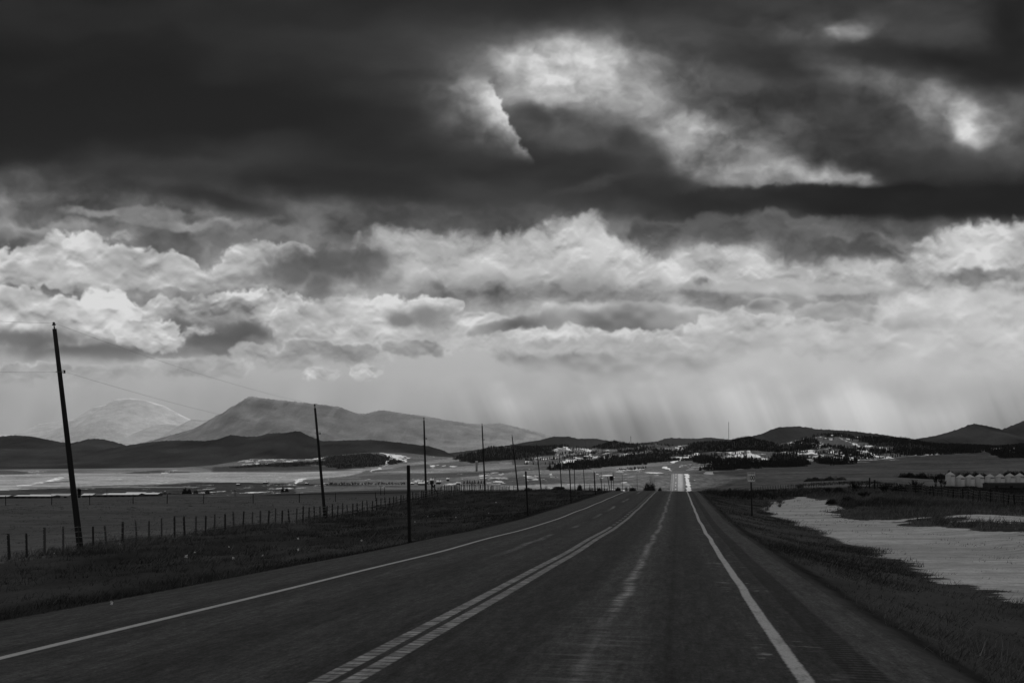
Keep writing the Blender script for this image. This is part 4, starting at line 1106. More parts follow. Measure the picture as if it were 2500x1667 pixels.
def post_mesh(h, r, mat, tip=True, seed=0):
    mb = MB()
    rn = random.Random(seed)
    pts = [(0, 0, -0.35), (0, 0, 0.0), (rn.uniform(-.01, .01), rn.uniform(-.01, .01), h * 0.5), (0, 0, h - 0.02), (0, 0, h)]
    mb.tube(pts, [r * 1.05, r * 1.03, r, r * 0.96, r * 0.72], 8)
    o = mb.build('post', mat, None, True)
    return o


def fence(name, label, spots, hts, rad, mats, strands, wire_r, seed, lean=0.05, thick=None, group=None):
    """spots: ground positions. one thing; every post and every strand a part"""
    rn = random.Random(seed)
    root = thing(name, spots[0], label, 'fence', group)
    base = Vector(spots[0])
    protos = []
    for i, m in enumerate(mats):
        for v in range(2):
            o = post_mesh(1.0, 1.0, m, seed=seed + i * 3 + v)
            protos.append(o)
    used = set()
    order = []
    for i, p in enumerate(spots):
        pr = protos[rn.randrange(len(protos))]
        if pr.name in used: o = pr.copy(); COL.objects.link(o)
        else: o = pr; used.add(pr.name)
        o.parent = root
        o.location = Vector(p) - base
        k = rn.uniform(0.85, 1.2) * (thick[i] if thick else 1.0)
        o.scale = (rad * k, rad * k, hts[i])
        o.rotation_euler = (rn.gauss(0, lean), rn.gauss(0, lean), rn.uniform(0, 6))
        order.append(o)
    for pr in protos:
        if pr.name not in used: bpy.data.objects.remove(pr)
    if len(order) > 100:                    # the farthest ones beyond a hundred: one part
        mb = MB()
        for o in order[100:]:
            q = Vector(o.location)
            mb.tube([q + Vector((0, 0, -.3)), q + Vector((o.rotation_euler[1] * .5, 0, o.scale[2]))], rad, 6)
            bpy.data.objects.remove(o)
        tag(mb.build('far_posts', mats[0], root), kind='stuff')
    for k in strands:
        mb = MB()
        for i in range(len(spots) - 1):
            a = Vector(spots[i]) - base + Vector((0, 0, hts[i] * k)); b = Vector(spots[i + 1]) - base + Vector((0, 0, hts[i + 1] * k))
            span(mb, a, b, 0.02, wire_r + 0.00006 * spots[i][1], 3)
        mb.build('wire', M_WIRE, root)
    return root


def gpt(s, t):
    x, y = xy_of(s, t)
    return (x, y, gz(x, y))


# near-left fence: close wooden posts, running beside the poles
sp = []; hs = []
s = 37.0; rn = random.Random(4)
while s < 166:
    t = -27.6 - 0.4 * math.sin(s / 21)
    sp.append(gpt(s, t)); hs.append(rn.uniform(1.02, 1.22) * (1.0 if s < 110 else 1.05))
    s += 1.27 * rn.uniform(0.86, 1.12)
fence('wire_fence', 'long wire fence of closely set wooden posts along the left verge', sp, hs, 0.052, [M_POST, M_POST2, M_POST], [0.28, 0.52, 0.75, 0.95], 0.008, 5, 0.045)
# field fence running across behind it
pxs = [-94, 14, 126, 219, 325, 408, 497, 618, 731, 819, 917]
rws = [1240, 1236, 1236, 1237, 1236, 1234, 1232, 1229, 1227, 1222, 1215]
sp = []; hs = []
for p, r_ in zip(pxs, rws):
    Y = np.interp(p, [0, 900], [127, 140]); q = at(p, Y); sp.append(q); hs.append(1.28)
fence('wire_fence', 'sparse field fence with widely spaced thin posts, crossing behind the near one', sp, hs, 0.05, [M_DARKPOST], [0.45, 0.7, 0.95], 0.005, 8, 0.02)
# right-of-way fence on the right, rough leaning posts
sp = []; hs = []; s = 84.0
while s < 178:
    t = 33.0 + 0.5 * math.sin(s / 9)
    sp.append(gpt(s, t)); hs.append(rn.uniform(1.15, 1.55))
    s += 1.95 * rn.uniform(0.7, 1.25)
fence('wire_fence', 'rough old fence of leaning dark posts across the right-hand bank', sp, hs, 0.07, [M_POST, M_DARKPOST, M_POST2], [0.5, 0.75, 0.95], 0.006, 12, 0.085)
# far right fence, a row of pickets past the ditch
sp = []; hs = []
for i in range(27):
    p = 1850 + i * 6.2; Y = 236 + i * 0.8
    sp.append(at(p, Y)); hs.append(rn.uniform(1.1, 1.35))
fence('wire_fence', 'distant short fence of even pickets behind the speed sign', sp, hs, 0.055, [M_POST], [0.6, 0.95], 0.006, 16, 0.04)

# heavy corner posts at the end of the left fence and of the right fence
def heavy(name, label, p, h, r, leanx=0.0, brace=None):
    root = thing(name, p, label, 'post', None)
    mb = MB(); mb.tube([(0, 0, -0.4), (0, 0, 0), (leanx * 0.5, 0, h * 0.5), (leanx, 0, h - 0.03), (leanx, 0, h)], [r * 1.05, r, r * 0.97, r * 0.95, r * 0.7], 10)
    mb.build('shaft', M_DARKPOST, root, True)
    if brace:
        mb = MB(); mb.tube([(brace, 0, 0.05), (leanx * 0.7, 0, h * 0.8)], r * 0.6, 8); mb.build('brace', M_DARKPOST, root, True)
    return root


heavy('corner_post', 'thick braced corner post between the third and fourth utility poles', at(1054.5, 118), 1.75, 0.11, 0.0, 0.85)
heavy('corner_post', 'stout post right of the braced corner post', at(1061, 121), 1.3, 0.09)
heavy('corner_post', 'tallest dark post where the right-hand fence tops the rise', at(2122.5, 168), 2.0, 0.13, 0.05, -0.8)
heavy('corner_post', 'second dark post on the rise, right of the tallest one', at(2135.5, 163), 1.7, 0.15)

# small gate frame by the fifth pole
p = at(1254, 176)
r = thing('gate', p, 'small bare gate frame standing just left of the fifth utility pole', 'gate')
for name, a, b, rad in (('gate_post', (0, 0, -.3), (0, 0, 1.35), 0.05), ('gate_post', (0.62, 0, -.3), (0.62, 0, 1.2), 0.04), ('rail', (0, 0, 1.12), (0.62, 0, 1.08), 0.03)):
    mb = MB(); mb.tube([a, b], rad, 8); mb.build(name, M_POST, r, True)

# pair of thin posts and the pale plank in the left field
for i, (px_, row) in enumerate(((929.5, 1184), (938.5, 1185))):
    q = at(px_, 190); mb = MB(); mb.tube([(0, 0, -0.3), (0, 0, 0.5), (0.01, 0, q.z * 0 + 1.55)], [0.06, 0.055, 0.05], 8)
    o = mb.build('field_post', M_DARKPOST, None, True); o.location = q
    tag(o, ('left' if i == 0 else 'right') + ' one of the two thin posts standing together in the left field', 'post', 'pair of posts in the left field')
q = at(969.5, 128)
r = thing('water_trough', q, 'low pale trough in the grass beside the left fence', 'trough')
mb = MB()
for c, sz in (((0, 0, 0.42), (0.68, 0.04, 0.16)), ((0, 0.3, 0.42), (0.68, 0.04, 0.16)), ((-.33, .15, .42), (0.04, .26, .16)), ((.33, .15, .42), (0.04, .26, .16)), ((0, .15, .35), (.6, .26, .03))):
    mb.box(c, sz)
mb.build('basin', M_WALLP, r)
for x in (-0.28, 0.28):
    mb = MB(); mb.box((x, 0.15, 0.08), (0.06, 0.24, 0.5)); mb.build('leg', M_POST, r)

# marker posts on the left shoulder: column, depth, top row
for i, (bx, Y, tx, ty, w, lab) in enumerate(((1000, 33.0, 997, 1135, 0.093, 'thick square dark marker post, nearest on the left shoulder'),
                                             (1289, 59.0, 1283.5, 1150, 0.095, 'dark square marker post, second along the left shoulder, leaning left'),
                                             (1394.5, 82.0, 1390.5, 1146, 0.085, 'slim marker post, third along the left shoulder, in the shadow of the bank'),
                                             (1454, 106.0, 1450.5, 1151.5, 0.105, 'dark marker post, fourth along the left shoulder, beside the road crest'),
                                             (1471, 116.0, 1465.5, 1166, 0.06, 'thin pale marker stake, right of the fourth marker post'),
                                             (1489, 128.0, 1483.5, 1163.5, 0.085, 'leaning marker post just left of the road sign seen from behind'))):
    b = at(bx, Y); top = Vector(((tx - CX) * Y / F, Y, row_z(ty, Y)))
    d = top - b
    r = thing('marker_post', b, lab, 'marker post', 'marker posts on the left shoulder', -TH)
    d = Matrix.Rotation(TH, 3, 'Z') @ d
    mb = MB(); n = 4; vs = []; fs = []
    h = w / 2
    for k, z in ((-0.15, 0), (0.0, 0), (0.985, 0), (1.0, 0.012)):
        c = d * k
        for sx, sy in ((-1, -1), (1, -1), (1, 1), (-1, 1)):
            vs.append(c + Vector((sx * (h - z), sy * (h - z), 0)))
    for k in range(3):
        for j in range(4):
            fs.append((k * 4 + j, k * 4 + (j + 1) % 4, k * 4 + 4 + (j + 1) % 4, k * 4 + 4 + j))
    fs.append((12, 13, 14, 15)); mb.add(vs, fs)
    mb.build('shaft', M_POST2 if i == 4 else M_DARKPOST, r)
    mb = MB(); c = d * 0.93; mb.box(c + Vector((0, h + 0.004, 0)), (w * 0.7, 0.006, 0.14)); mb.build('reflector', M_SIGN, r)

# ------------------------------------------------------------------ road signs
YS = 67.6
b = at(1836, YS)
r = thing('speed_limit_sign', b, 'white speed limit sign reading MAXIMUM 100 on a dark post, right of the road', 'road sign', None, 0)
top = Vector(((1833 - CX) * YS / F, YS, row_z(1151, YS))) - b
m_ = MB(); m_.tube([(0, 0, -0.4), top * 0.02, top * 0.985], [0.052, 0.05, 0.05], 10); m_.build('post', M_DARKPOST, r, True)


def plate(w, h, th, rad, n=5):
    pts = []
    for cx, cy, a0 in ((w / 2 - rad, h / 2 - rad, 0), (-w / 2 + rad, h / 2 - rad, 90), (-w / 2 + rad, -h / 2 + rad, 180), (w / 2 - rad, -h / 2 + rad, 270)):
        for i in range(n + 1):
            a = math.radians(a0 + 90 * i / n)
            pts.append((cx + rad * math.cos(a), cy + rad * math.sin(a)))
    mb = MB(); k = len(pts)
    vs = [(x, -th / 2, y) for x, y in pts] + [(x, th / 2, y) for x, y in pts]
    fs = [tuple(range(k)), tuple(range(2 * k - 1, k - 1, -1))] + [(i, k + i, k + (i + 1) % k, (i + 1) % k) for i in range(k)]
    mb.add(vs, fs)
    return mb


def ring(w, h, rad, t, y, n=5):
    """thin printed border"""
    def loop(w, h, rad):
        pts = []
        for cx, cy, a0 in ((w / 2 - rad, h / 2 - rad, 0), (-w / 2 + rad, h / 2 - rad, 90), (-w / 2 + rad, -h / 2 + rad, 180), (w / 2 - rad, -h / 2 + rad, 270)):
            for i in range(n + 1):
                a = math.radians(a0 + 90 * i / n); pts.append((cx + rad * math.cos(a), y, cy + rad * math.sin(a)))
        return pts
    a = loop(w, h, rad); b2 = loop(w - 2 * t, h - 2 * t, max(rad - t, 0.004)); k = len(a)
    mb = MB(); mb.add(a + b2, [(i, (i + 1) % k, k + (i + 1) % k, k + i) for i in range(k)])
    return mb


def words(text, size, loc, mat, name, parent, sx=1.0, bold=0.0):
    cu = bpy.data.curves.new(name, 'FONT'); cu.body = text; cu.size = size; cu.align_x = 'CENTER'; cu.align_y = 'CENTER'
    cu.offset = bold; cu.extrude = 0.001
    tmp = bpy.data.objects.new('tmp', cu); COL.objects.link(tmp)
    dg = bpy.context.evaluated_depsgraph_get(); dg.update()
    me = bpy.data.meshes.new_from_object(tmp.evaluated_get(dg))
    bpy.data.objects.remove(tmp); bpy.data.curves.remove(cu)
    me.materials.clear(); me.materials.append(mat)
    o = bpy.data.objects.new(name, me); COL.objects.link(o)
    o.parent = parent; o.location = loc; o.rotation_euler = (math.pi / 2, 0, 0); o.scale = (sx, 1, 1)
    return o


W_, H_ = 0.585, 0.71
c = top + Vector((0.02, -0.07, -0.5 * H_))
face = plate(W_, H_, 0.006, 0.04).build('panel', M_SIGN, r); face.location = c
ring(W_ - 0.02, H_ - 0.02, 0.035, 0.024, -0.0055).build('border', M_INK, face)
words('MAXIMUM', 0.125, (0, -0.006, 0.235), M_INK, 'lettering', face, 0.72, 0.004)
words('100', 0.44, (0, -0.006, -0.075), M_INK, 'numerals', face, 0.72, 0.010)

Yb = 133.0
b = at(1492.5, Yb)
r = thing('back_of_sign', b, 'square road sign seen from behind on a post at the left shoulder', 'road sign', None, -TH)
zt = row_z(1161.5, Yb) - b.z
mb = MB(); mb.box((0, 0.03, zt / 2 - 0.2), (0.09, 0.09, zt + 0.3)); mb.build('post', M_DARKPOST, r)
pl = plate(0.5, 0.6, 0.006, 0.03).build('panel', M_SIGNBACK, r); pl.location = (0, 0.085, zt - 0.3)
mb = MB(); mb.box((0, -0.015, 0.14), (0.42, 0.02, 0.05)); mb.box((0, -0.015, -0.14), (0.42, 0.02, 0.05)); mb.build('batten', M_STEEL, pl)

# ------------------------------------------------------------------ grain bins
YB = 565.0
k = YB / F


def grain_bin(px_, wpx, toprow, eaverow, label, first):
    q = at(px_, YB); R = wpx * k / 2
    r = thing('grain_bin', q, label, 'grain bin', 'grain bins in a row on the right')
    ze = row_z(eaverow, YB) - q.z; zt = row_z(toprow, YB) - q.z
    mb = MB(); mb.lathe([(R, -0.3), (R, 0.2), (R, ze)], 32); mb.build('wall', M_BIN, r, True)
    cap = 0.42
    mb = MB(); mb.lathe([(R * 1.03, ze - 0.05), (R * 1.04, ze), (cap * 1.4, zt - 0.35), (cap, zt - 0.3), (cap, zt - 0.12), (cap * 0.8, zt), (0.05, zt + 0.03)], 32)
    ro = mb.build('roof', M_BINROOF, r)
    mb = MB()
    for a in range(24):                       # roof ribs
        t_ = 2 * math.pi * a / 24
        mb.tube([(R * 1.03 * math.cos(t_), R * 1.03 * math.sin(t_), ze + 0.03), (cap * 1.4 * math.cos(t_), cap * 1.4 * math.sin(t_), zt - 0.33)], 0.035, 4)
    mb.build('roof_ribs', M_BINROOF, ro)
    mb = MB(); mb.box((0.35, -R - 0.01, ze - 0.75), (2.1, 0.1, 0.34)); mb.build('name_plate', M_WALLD, r)
    mb = MB(); mb.box((-R * 0.35, -R * 0.94 - 0.05, ze * 0.42), (0.06, 0.06, ze * 0.8)); mb.box((-R * 0.35 - 0.4, -R * 0.92 - 0.05, ze * 0.42), (0.06, 0.06, ze * 0.8))
    for i in range(10): mb.box((-R * 0.35 - 0.2, -R * 0.93 - 0.05, ze * (0.06 + 0.08 * i)), (0.36, 0.04, 0.04))
    mb.build('ladder', M_BIN, r)
    return r


BINS = [(2320, 21.6, 1151, 1159, 'tallest pale grain bin, at the left end of the row'), (2344.5, 21.4, 1158, 1165, 'short pale grain bin right beside the tallest one'),
        (2368, 21.8, 1157.5, 1164.5, 'third pale grain bin from the left, short like its neighbours'), (2391.5, 20.8, 1156.8, 1163.8, 'fourth pale grain bin from the left, last with its base clear of the dark shed'),
        (2416.5, 20.8, 1156.2, 1163.4, 'fifth pale grain bin, its foot half hidden by the left end of the dark shed'), (2441.5, 21.4, 1155.6, 1163.4, 'sixth pale grain bin, behind the dark shed'),
        (2465.5, 21.4, 1154.8, 1161.8, 'seventh pale grain bin, behind the dark shed and left of the white pipe'), (2489.5, 21.2, 1154.2, 1161.5, 'rightmost grain bin, cut by the edge of the picture')]
for i, a in enumerate(BINS): grain_bin(*a, i == 0)
q = at(2478, YB - 4); q.z = row_z(1176, YB)
mb = MB(); mb.tube([(0, 0, -4.5), (0, 0, 1.5), (0.1, 0, 1.7), (0.4, 0, 1.75)], [0.16, 0.16, 0.16, 0.14], 8)
o = mb.build('filler_pipe', M_TRASH, None, True); o.location = q
tag(o, 'bright white upright pipe between the last two grain bins', 'pipe')


# ------------------------------------------------------------------ sheds and houses
def building(name, label, px0, px1, Y, roof_top, eave, base_row, roofm, wallm, deep=9.0, group=None, cat='barn', openings=2, chimney=False):
    xa = (px0 - CX) * Y / F; xb = (px1 - CX) * Y / F
    w = xb - xa; xm = (xa + xb) / 2
    zb = gz(xm, Y)
    ze = max(row_z(eave, Y) - zb, 1.2); zt = max(row_z(roof_top, Y) - zb, ze + 0.5)
    r = thing(name, (xm, Y, zb), label, cat, group)
    mb = MB(); h = w / 2; D = deep
    vs = [(-h, 0, -.5), (h, 0, -.5), (h, D, -.5), (-h, D, -.5), (-h, 0, ze), (h, 0, ze), (h, D, ze), (-h, D, ze), (-h, D / 2, zt - 0.12), (h, D / 2, zt - 0.12)]
    mb.add(vs, [(0, 1, 5, 4), (2, 3, 7, 6), (1, 2, 6, 9, 5), (3, 0, 4, 8, 7), (0, 3, 2, 1)])
    mb.build('wall', wallm, r)
    e = 0.35; th = 0.12; sl = (zt - ze) / (D / 2)
    mb = MB()
    for sgn in (0, 1):
        y0 = -e if sgn == 0 else D + e; z0 = ze - e * sl
        vs = [(-h - e, y0, z0 + 0.02), (h + e, y0, z0 + 0.02), (h + e, D / 2, zt + 0.02), (-h - e, D / 2, zt + 0.02), (-h - e, y0, z0 + th), (h + e, y0, z0 + th), (h + e, D / 2, zt + th), (-h - e, D / 2, zt + th)]
        fs = [(0, 1, 2, 3), (7, 6, 5, 4), (0, 4, 5, 1), (3, 2, 6, 7), (1, 5, 6, 2), (0, 3, 7, 4)]
        mb.add(vs, fs if sgn == 0 else [tuple(reversed(f)) for f in fs])
    ro = mb.build('roof', roofm, r)
    if chimney:
        mb = MB(); mb.box((h * 0.4, D / 2, zt + 0.4), (0.6, 0.6, 1.1)); mb.build('chimney', wallm, ro)
    for i in range(openings):
        x = -h + w * (i + 0.5) / openings
        mb = MB(); mb.box((x, -0.02, min(1.1, ze * 0.45)), (min(1.6, w / openings * 0.5), 0.06, min(1.7, ze * 0.6))); mb.build('door' if i == 0 else 'window', M_INK, r)
    return r


building('long_shed', 'long dark low shed in front of the right-hand grain bins', 2415, 2560, 500, 1178, 1181, 1190, M_ROOFD, M_WALLD, 7.0, cat='shed', openings=4)
FARM = 'farm buildings beyond the left field'
building('barn', 'pale roofed barn cut off by the left edge of the picture', -40, 17, 560, 1213.5, 1217, 1222, M_ROOFP, M_WALLD, 9, FARM)
building('barn', 'long pale roofed barn, first one clear of the left edge', 34, 126, 560, 1211, 1216.5, 1222, M_ROOFP, M_WALLD, 11, FARM, openings=6)
building('barn', 'dark roofed shed behind the first long pale barn', 38, 66, 590, 1208.5, 1212, 1216, M_ROOFD, M_WALLD, 7, FARM, openings=2)
building('barn', 'narrow pale roofed barn behind the first long barn, left of the nearest pole', 67, 119, 600, 1207.5, 1212, 1216, M_ROOFP, M_WALLP, 9, FARM, openings=3)
building('barn', 'weathered grey barn just left of the nearest utility pole', 120, 167, 600, 1205.5, 1211, 1216, M_WALLP, M_WALLP, 9, FARM, openings=3)
building('barn', 'pale roofed barn just right of the dark tank and the nearest pole', 199, 224, 590, 1205, 1209.5, 1216, M_ROOFP, M_WALLD, 9, FARM, openings=2)
building('barn', 'small dark roofed shed between two pale barns', 232, 249, 585, 1207, 1211, 1216, M_ROOFD, M_WALLD, 7, FARM, openings=1)
building('barn', 'longest pale roofed barn of the farm, with a dark wall', 250, 336, 575, 1204.5, 1210.5, 1216, M_ROOFP, M_WALLD, 11, FARM, openings=6)
building('barn', 'tall pale roofed barn standing behind the longest barn', 304, 349, 610, 1202, 1207, 1214, M_ROOFP, M_WALLD, 9, FARM, openings=3)
building('barn', 'last pale farm building to the right, half hidden by brush', 350, 384, 590, 1203.5, 1208, 1214, M_ROOFP, M_WALLD, 9, FARM, openings=2)
HAM = 'houses of the hamlet among the trees'
HAMLET = [(1019, 1030, 960, 1171, 1175), (1021, 1037, 880, 1176.5, 1180), (1050, 1058, 980, 1168, 1172), (1003, 1010, 930, 1177, 1180), (1066, 1076, 1010, 1172.5, 1176), (1114, 1123, 940, 1181, 1184),
          (745, 751, 1000, 1183, 1186), (577, 584, 980, 1189.5, 1193), (642, 652, 1090, 1184, 1187), (1090, 1096, 1150, 1166, 1169)]
HL = ['small pale roofed house on the slope above the hamlet trees', 'wide pale roofed house just left of the third utility pole, below another', 'lone pale roofed house above and right of the third utility pole', 'tiny pale house at the left end of the hamlet trees beside the thick marker post',
      'pale roofed house on the snow right of the third utility pole', 'low pale house at the near edge of the field, left of the fourth utility pole', 'tiny pale house left of the second utility pole, in the brush', 'tiny pale house alone in the dark strip left of the second utility pole',
      'pale shed at the edge of the big pale field', 'tiny pale house highest in the snowy fields right of the third pole']
for (a, b2, Y, t1, t2), l in zip(HAMLET, HL):
    building('house', l, a, b2, Y, t1, t2, 1190, M_ROOFP, M_WALLD, 6, HAM, 'house', 2, True)
q = at(1163, 1500)
building('house', 'tall pale house standing alone at the foot of the dark wooded hill', 1161, 1166, 1900, 1125, 1127.5, 1133, M_WALLP, M_WALLP, 6, None, 'house', 2)

# dark feed tank behind the nearest pole, with a thin mast on it
YT = 260.0; q = at(193.5, YT)
r = thing('feed_tank', q, 'narrow dark upright tank right behind the nearest utility pole', 'tank')
zt = row_z(1192.5, YT) - q.z; R = 3.9 * YT / F
mb = MB(); mb.lathe([(R * .9, -0.3), (R * .9, zt * 0.3), (R, zt * 0.35), (R, zt - 0.08), (R * 1.08, zt - 0.06), (R * 1.08, zt)], 20); mb.build('shell', M_DARKPOST, r, True)
mb = MB(); mb.tube([(-0.1, 0, zt), (-0.12, 0, zt + 1.3)], 0.02, 5); mb.tube([(-0.25, 0, zt + 0.9), (0.05, 0, zt + 0.9)], 0.015, 5); mb.build('mast', M_STEEL, r)
# farm yard pole
YP = 420.0; q = at(261, YP); zt = row_z(1193, YP) - q.z
r = thing('yard_pole', q, 'thin dark pole with a crossarm in front of the longest barn', 'pole')
mb = MB(); mb.tube([(0, 0, -.3), (0, 0, zt)], [0.13, 0.09], 8); mb.build('shaft', M_POLE, r, True)
mb = MB(); mb.box((0, 0, zt - 1.9), (1.5, 0.12, 0.12)); mb.build('crossarm', M_POLE, r)
q = at(574, 330); zt = row_z(1194, 330) - q.z
r = thing('yard_pole', q, 'short thin dark pole at the edge of the left field', 'pole')
mb = MB(); mb.tube([(0, 0, -.3), (0, 0, max(zt, 2))], [0.1, 0.07], 8); mb.build('shaft', M_POLE, r, True)
mb = MB(); mb.box((0, 0, max(zt, 2) - .4), (0.8, 0.09, 0.09)); mb.build('crossarm', M_POLE, r)

# masts on the hills
for px_, base, topr, Y, lab in ((1779, 1081, 1031, 3500, 'tall lattice radio mast on the wooded hill'), (1540, 1083, 1066, 3500, 'short radio mast on the small hill left of the tall one')):
    x = (px_ - CX) * Y / F; z = gz(x, Y); zt = row_z(topr, Y)
    h = zt - z
    r = thing('radio_mast', (x, Y, z), lab, 'radio mast')
    mb = MB(); w = 0.75
    for i in range(3):
        a = 2 * math.pi * i / 3
        mb.tube([(w * math.cos(a), w * math.sin(a), -2), (w * math.cos(a), w * math.sin(a), h)], 0.2, 4)
    nb = 22
    for j in range(nb):
        for i in range(3):
            a, b2 = 2 * math.pi * i / 3, 2 * math.pi * (i + 1) / 3
            mb.tube([(w * math.cos(a), w * math.sin(a), h * j / nb), (w * math.cos(b2), w * math.sin(b2), h * (j + 1) / nb)], 0.12, 4)
    mb.build('lattice', M_STEEL, r)
    mb = MB(); mb.lathe([(0.1, h - 1), (1.3, h - 0.6), (1.3, h + 0.8), (0.15, h + 1), (0.1, h + 4)], 10); mb.lathe([(0.9, h * 0.9 - .8), (1.1, h * 0.9), (0.9, h * .9 + .8)], 10); mb.build('antenna', M_STEEL, r)
    mb = MB()
    for i in range(3):
        a = 2 * math.pi * (i + 0.5) / 3
        mb.tube([(h * 0.4 * math.cos(a), h * 0.4 * math.sin(a), -3), (0, 0, h * 0.75)], 0.05, 3)
    mb.build('guy_wires', M_STEEL, r)
# ------------------------------------------------------------------ grass
M_GRASS, _t, _b = new_mat('dry_grass')
_t.L.new(_t.attr('tone'), _b.inputs['Base Color'])
_b.inputs['Roughness'].default_value = 1.0; _b.inputs['Specular IOR Level'].default_value = 0.0


def tri_blades(X, Y, Z, h, w, lean, tone):
    n = len(X)
    a = rng.uniform(0, 2 * np.pi, n)
    dx, dy = np.cos(a) * w / 2, np.sin(a) * w / 2 * 0.4
    lx = lean * h * rng.normal(0.35, 0.5, n); ly = lean * h * rng.normal(0, 0.5, n)
    b0 = np.stack([X - dx, Y - dy, Z - 0.03], -1); b1 = np.stack([X + dx, Y + dy, Z - 0.03], -1)
    tp = np.stack([X + lx, Y + ly, Z + h], -1)
    V = np.stack([b0, b1, tp], 1).reshape(-1, 3)
    return V, np.repeat(tone, 3)


def tufts(n, smin, smax, tmin, tmax, hlo, hhi, tlo, thi, per=7, power=1.0, snowcut=0.35, lean=1.0):
    u = rng.uniform(0, 1, n)
    s = smin * (smax / smin) ** (u ** power)
    t = rng.uniform(0, 1, n)
    t = (tmin + (tmax - tmin) * t)
    X, Y = xy_of(s, t); Z = ground_z(X, Y)
    _, _, sn = land_cover(X, Y, Z)
    den = fbm(X / 3.5, Y / 3.5, 4, 301)
    keep = (sn < snowcut) & (rng.uniform(0, 1, n) < sstep(0.30, 0.62, den) * 0.9 + 0.1)
    X, Y, s, t, den = X[keep], Y[keep], s[keep], t[keep], den[keep]
    m = len(X)
    ht = rng.uniform(hlo, hhi, m) * (0.6 + 0.9 * den)
    tn = tlo + (thi - tlo) * np.clip(0.5 + 1.6 * (fbm(X / 5, Y / 5, 4, 302) - 0.5) + rng.normal(0, 0.2, m), 0, 1)
    rad = 0.05 + 0.10 * rng.uniform(0, 1, m) + s * 0.0012
    X = np.repeat(X, per) + rng.normal(0, 1, m * per) * np.repeat(rad, per)
    Y = np.repeat(Y, per) + rng.normal(0, 1, m * per) * np.repeat(rad, per)
    h = np.repeat(ht, per) * rng.uniform(0.5, 1.15, m * per)
    S = np.repeat(s, per)
    w = (0.009 + 0.00045 * S) * rng.uniform(0.7, 1.4, m * per)
    tone = np.repeat(tn, per) * rng.uniform(0.65, 1.35, m * per)
    return tri_blades(X, Y, ground_z(X, Y), h, w, lean, tone)


def grass(name, parts):
    V = np.vstack([p[0] for p in parts]); T = np.concatenate([p[1] for p in parts])
    f = np.arange(len(V)).reshape(-1, 3)
    return tag(np_mesh(name, V, f, M_GRASS, {'tone': T}, smooth=False), kind='stuff')


grass('grass', [tufts(15000, 9, 175, -28.6, -9.7, 0.05, 0.20, 0.026, 0.085, lean=1.5), tufts(1200, 9, 150, -9.8, -8.9, 0.03, 0.08, 0.03, 0.08, lean=1.4),
                tufts(3600, 36, 160, -29.5, -26.2, 0.15, 0.42, 0.06, 0.17), tufts(5000, 34, 150, -85, -28.5, 0.05, 0.13, 0.07, 0.17, lean=1.3),
                tufts(15000, 7, 140, 2.75, 9.2, 0.03, 0.13, 0.035, 0.12, lean=1.7), tufts(5000, 7, 130, 6.6, 9.8, 0.06, 0.20, 0.05, 0.15, snowcut=0.62, lean=1.3),
                tufts(11000, 30, 180, 12, 46, 0.12, 0.42, 0.05, 0.19, snowcut=0.5), tufts(700, 12, 120, -27, -10, 0.22, 0.5, 0.05, 0.14, per=9, lean=1.2), tufts(350, 9, 90, 3.6, 7.5, 0.15, 0.34, 0.06, 0.16, per=9, lean=1.2), tufts(900, 20, 120, 8, 18, 0.04, 0.14, 0.06, 0.2, per=4, snowcut=2.0, lean=1.3)])


grass('tall_dry_grass', [tufts(9000, 84, 185, 15, 31, 0.20, 0.55, 0.045, 0.17, snowcut=0.4, lean=0.8), tufts(5000, 84, 185, 34, 60, 0.25, 0.6, 0.035, 0.11, snowcut=0.4, lean=0.7), tufts(3500, 34, 100, 15.5, 31, 0.2, 0.55, 0.05, 0.18, snowcut=0.45, lean=1.0),
                         tufts(2600, 120, 240, 3.5, 22, 0.3, 0.8, 0.025, 0.07, snowcut=0.4, lean=0.8), tufts(2600, 185, 400, 40, 150, 0.3, 0.9, 0.02, 0.06, snowcut=0.4, lean=0.6)])


# ------------------------------------------------------------------ shrubs and trees
def flakes(P, size, seed):
    r = np.random.default_rng(seed)
    n = len(P)
    a = r.normal(0, 1, (n, 3)); a /= np.linalg.norm(a, axis=1)[:, None]
    b = np.cross(a, r.normal(0, 1, (n, 3))); b /= np.linalg.norm(b, axis=1)[:, None]
    sz = size * r.uniform(0.6, 1.4, n)[:, None]
    return np.stack([P + a * sz, P + b * sz * 0.8, P - a * sz * 0.6 - b * sz * 0.5], 1).reshape(-1, 3)


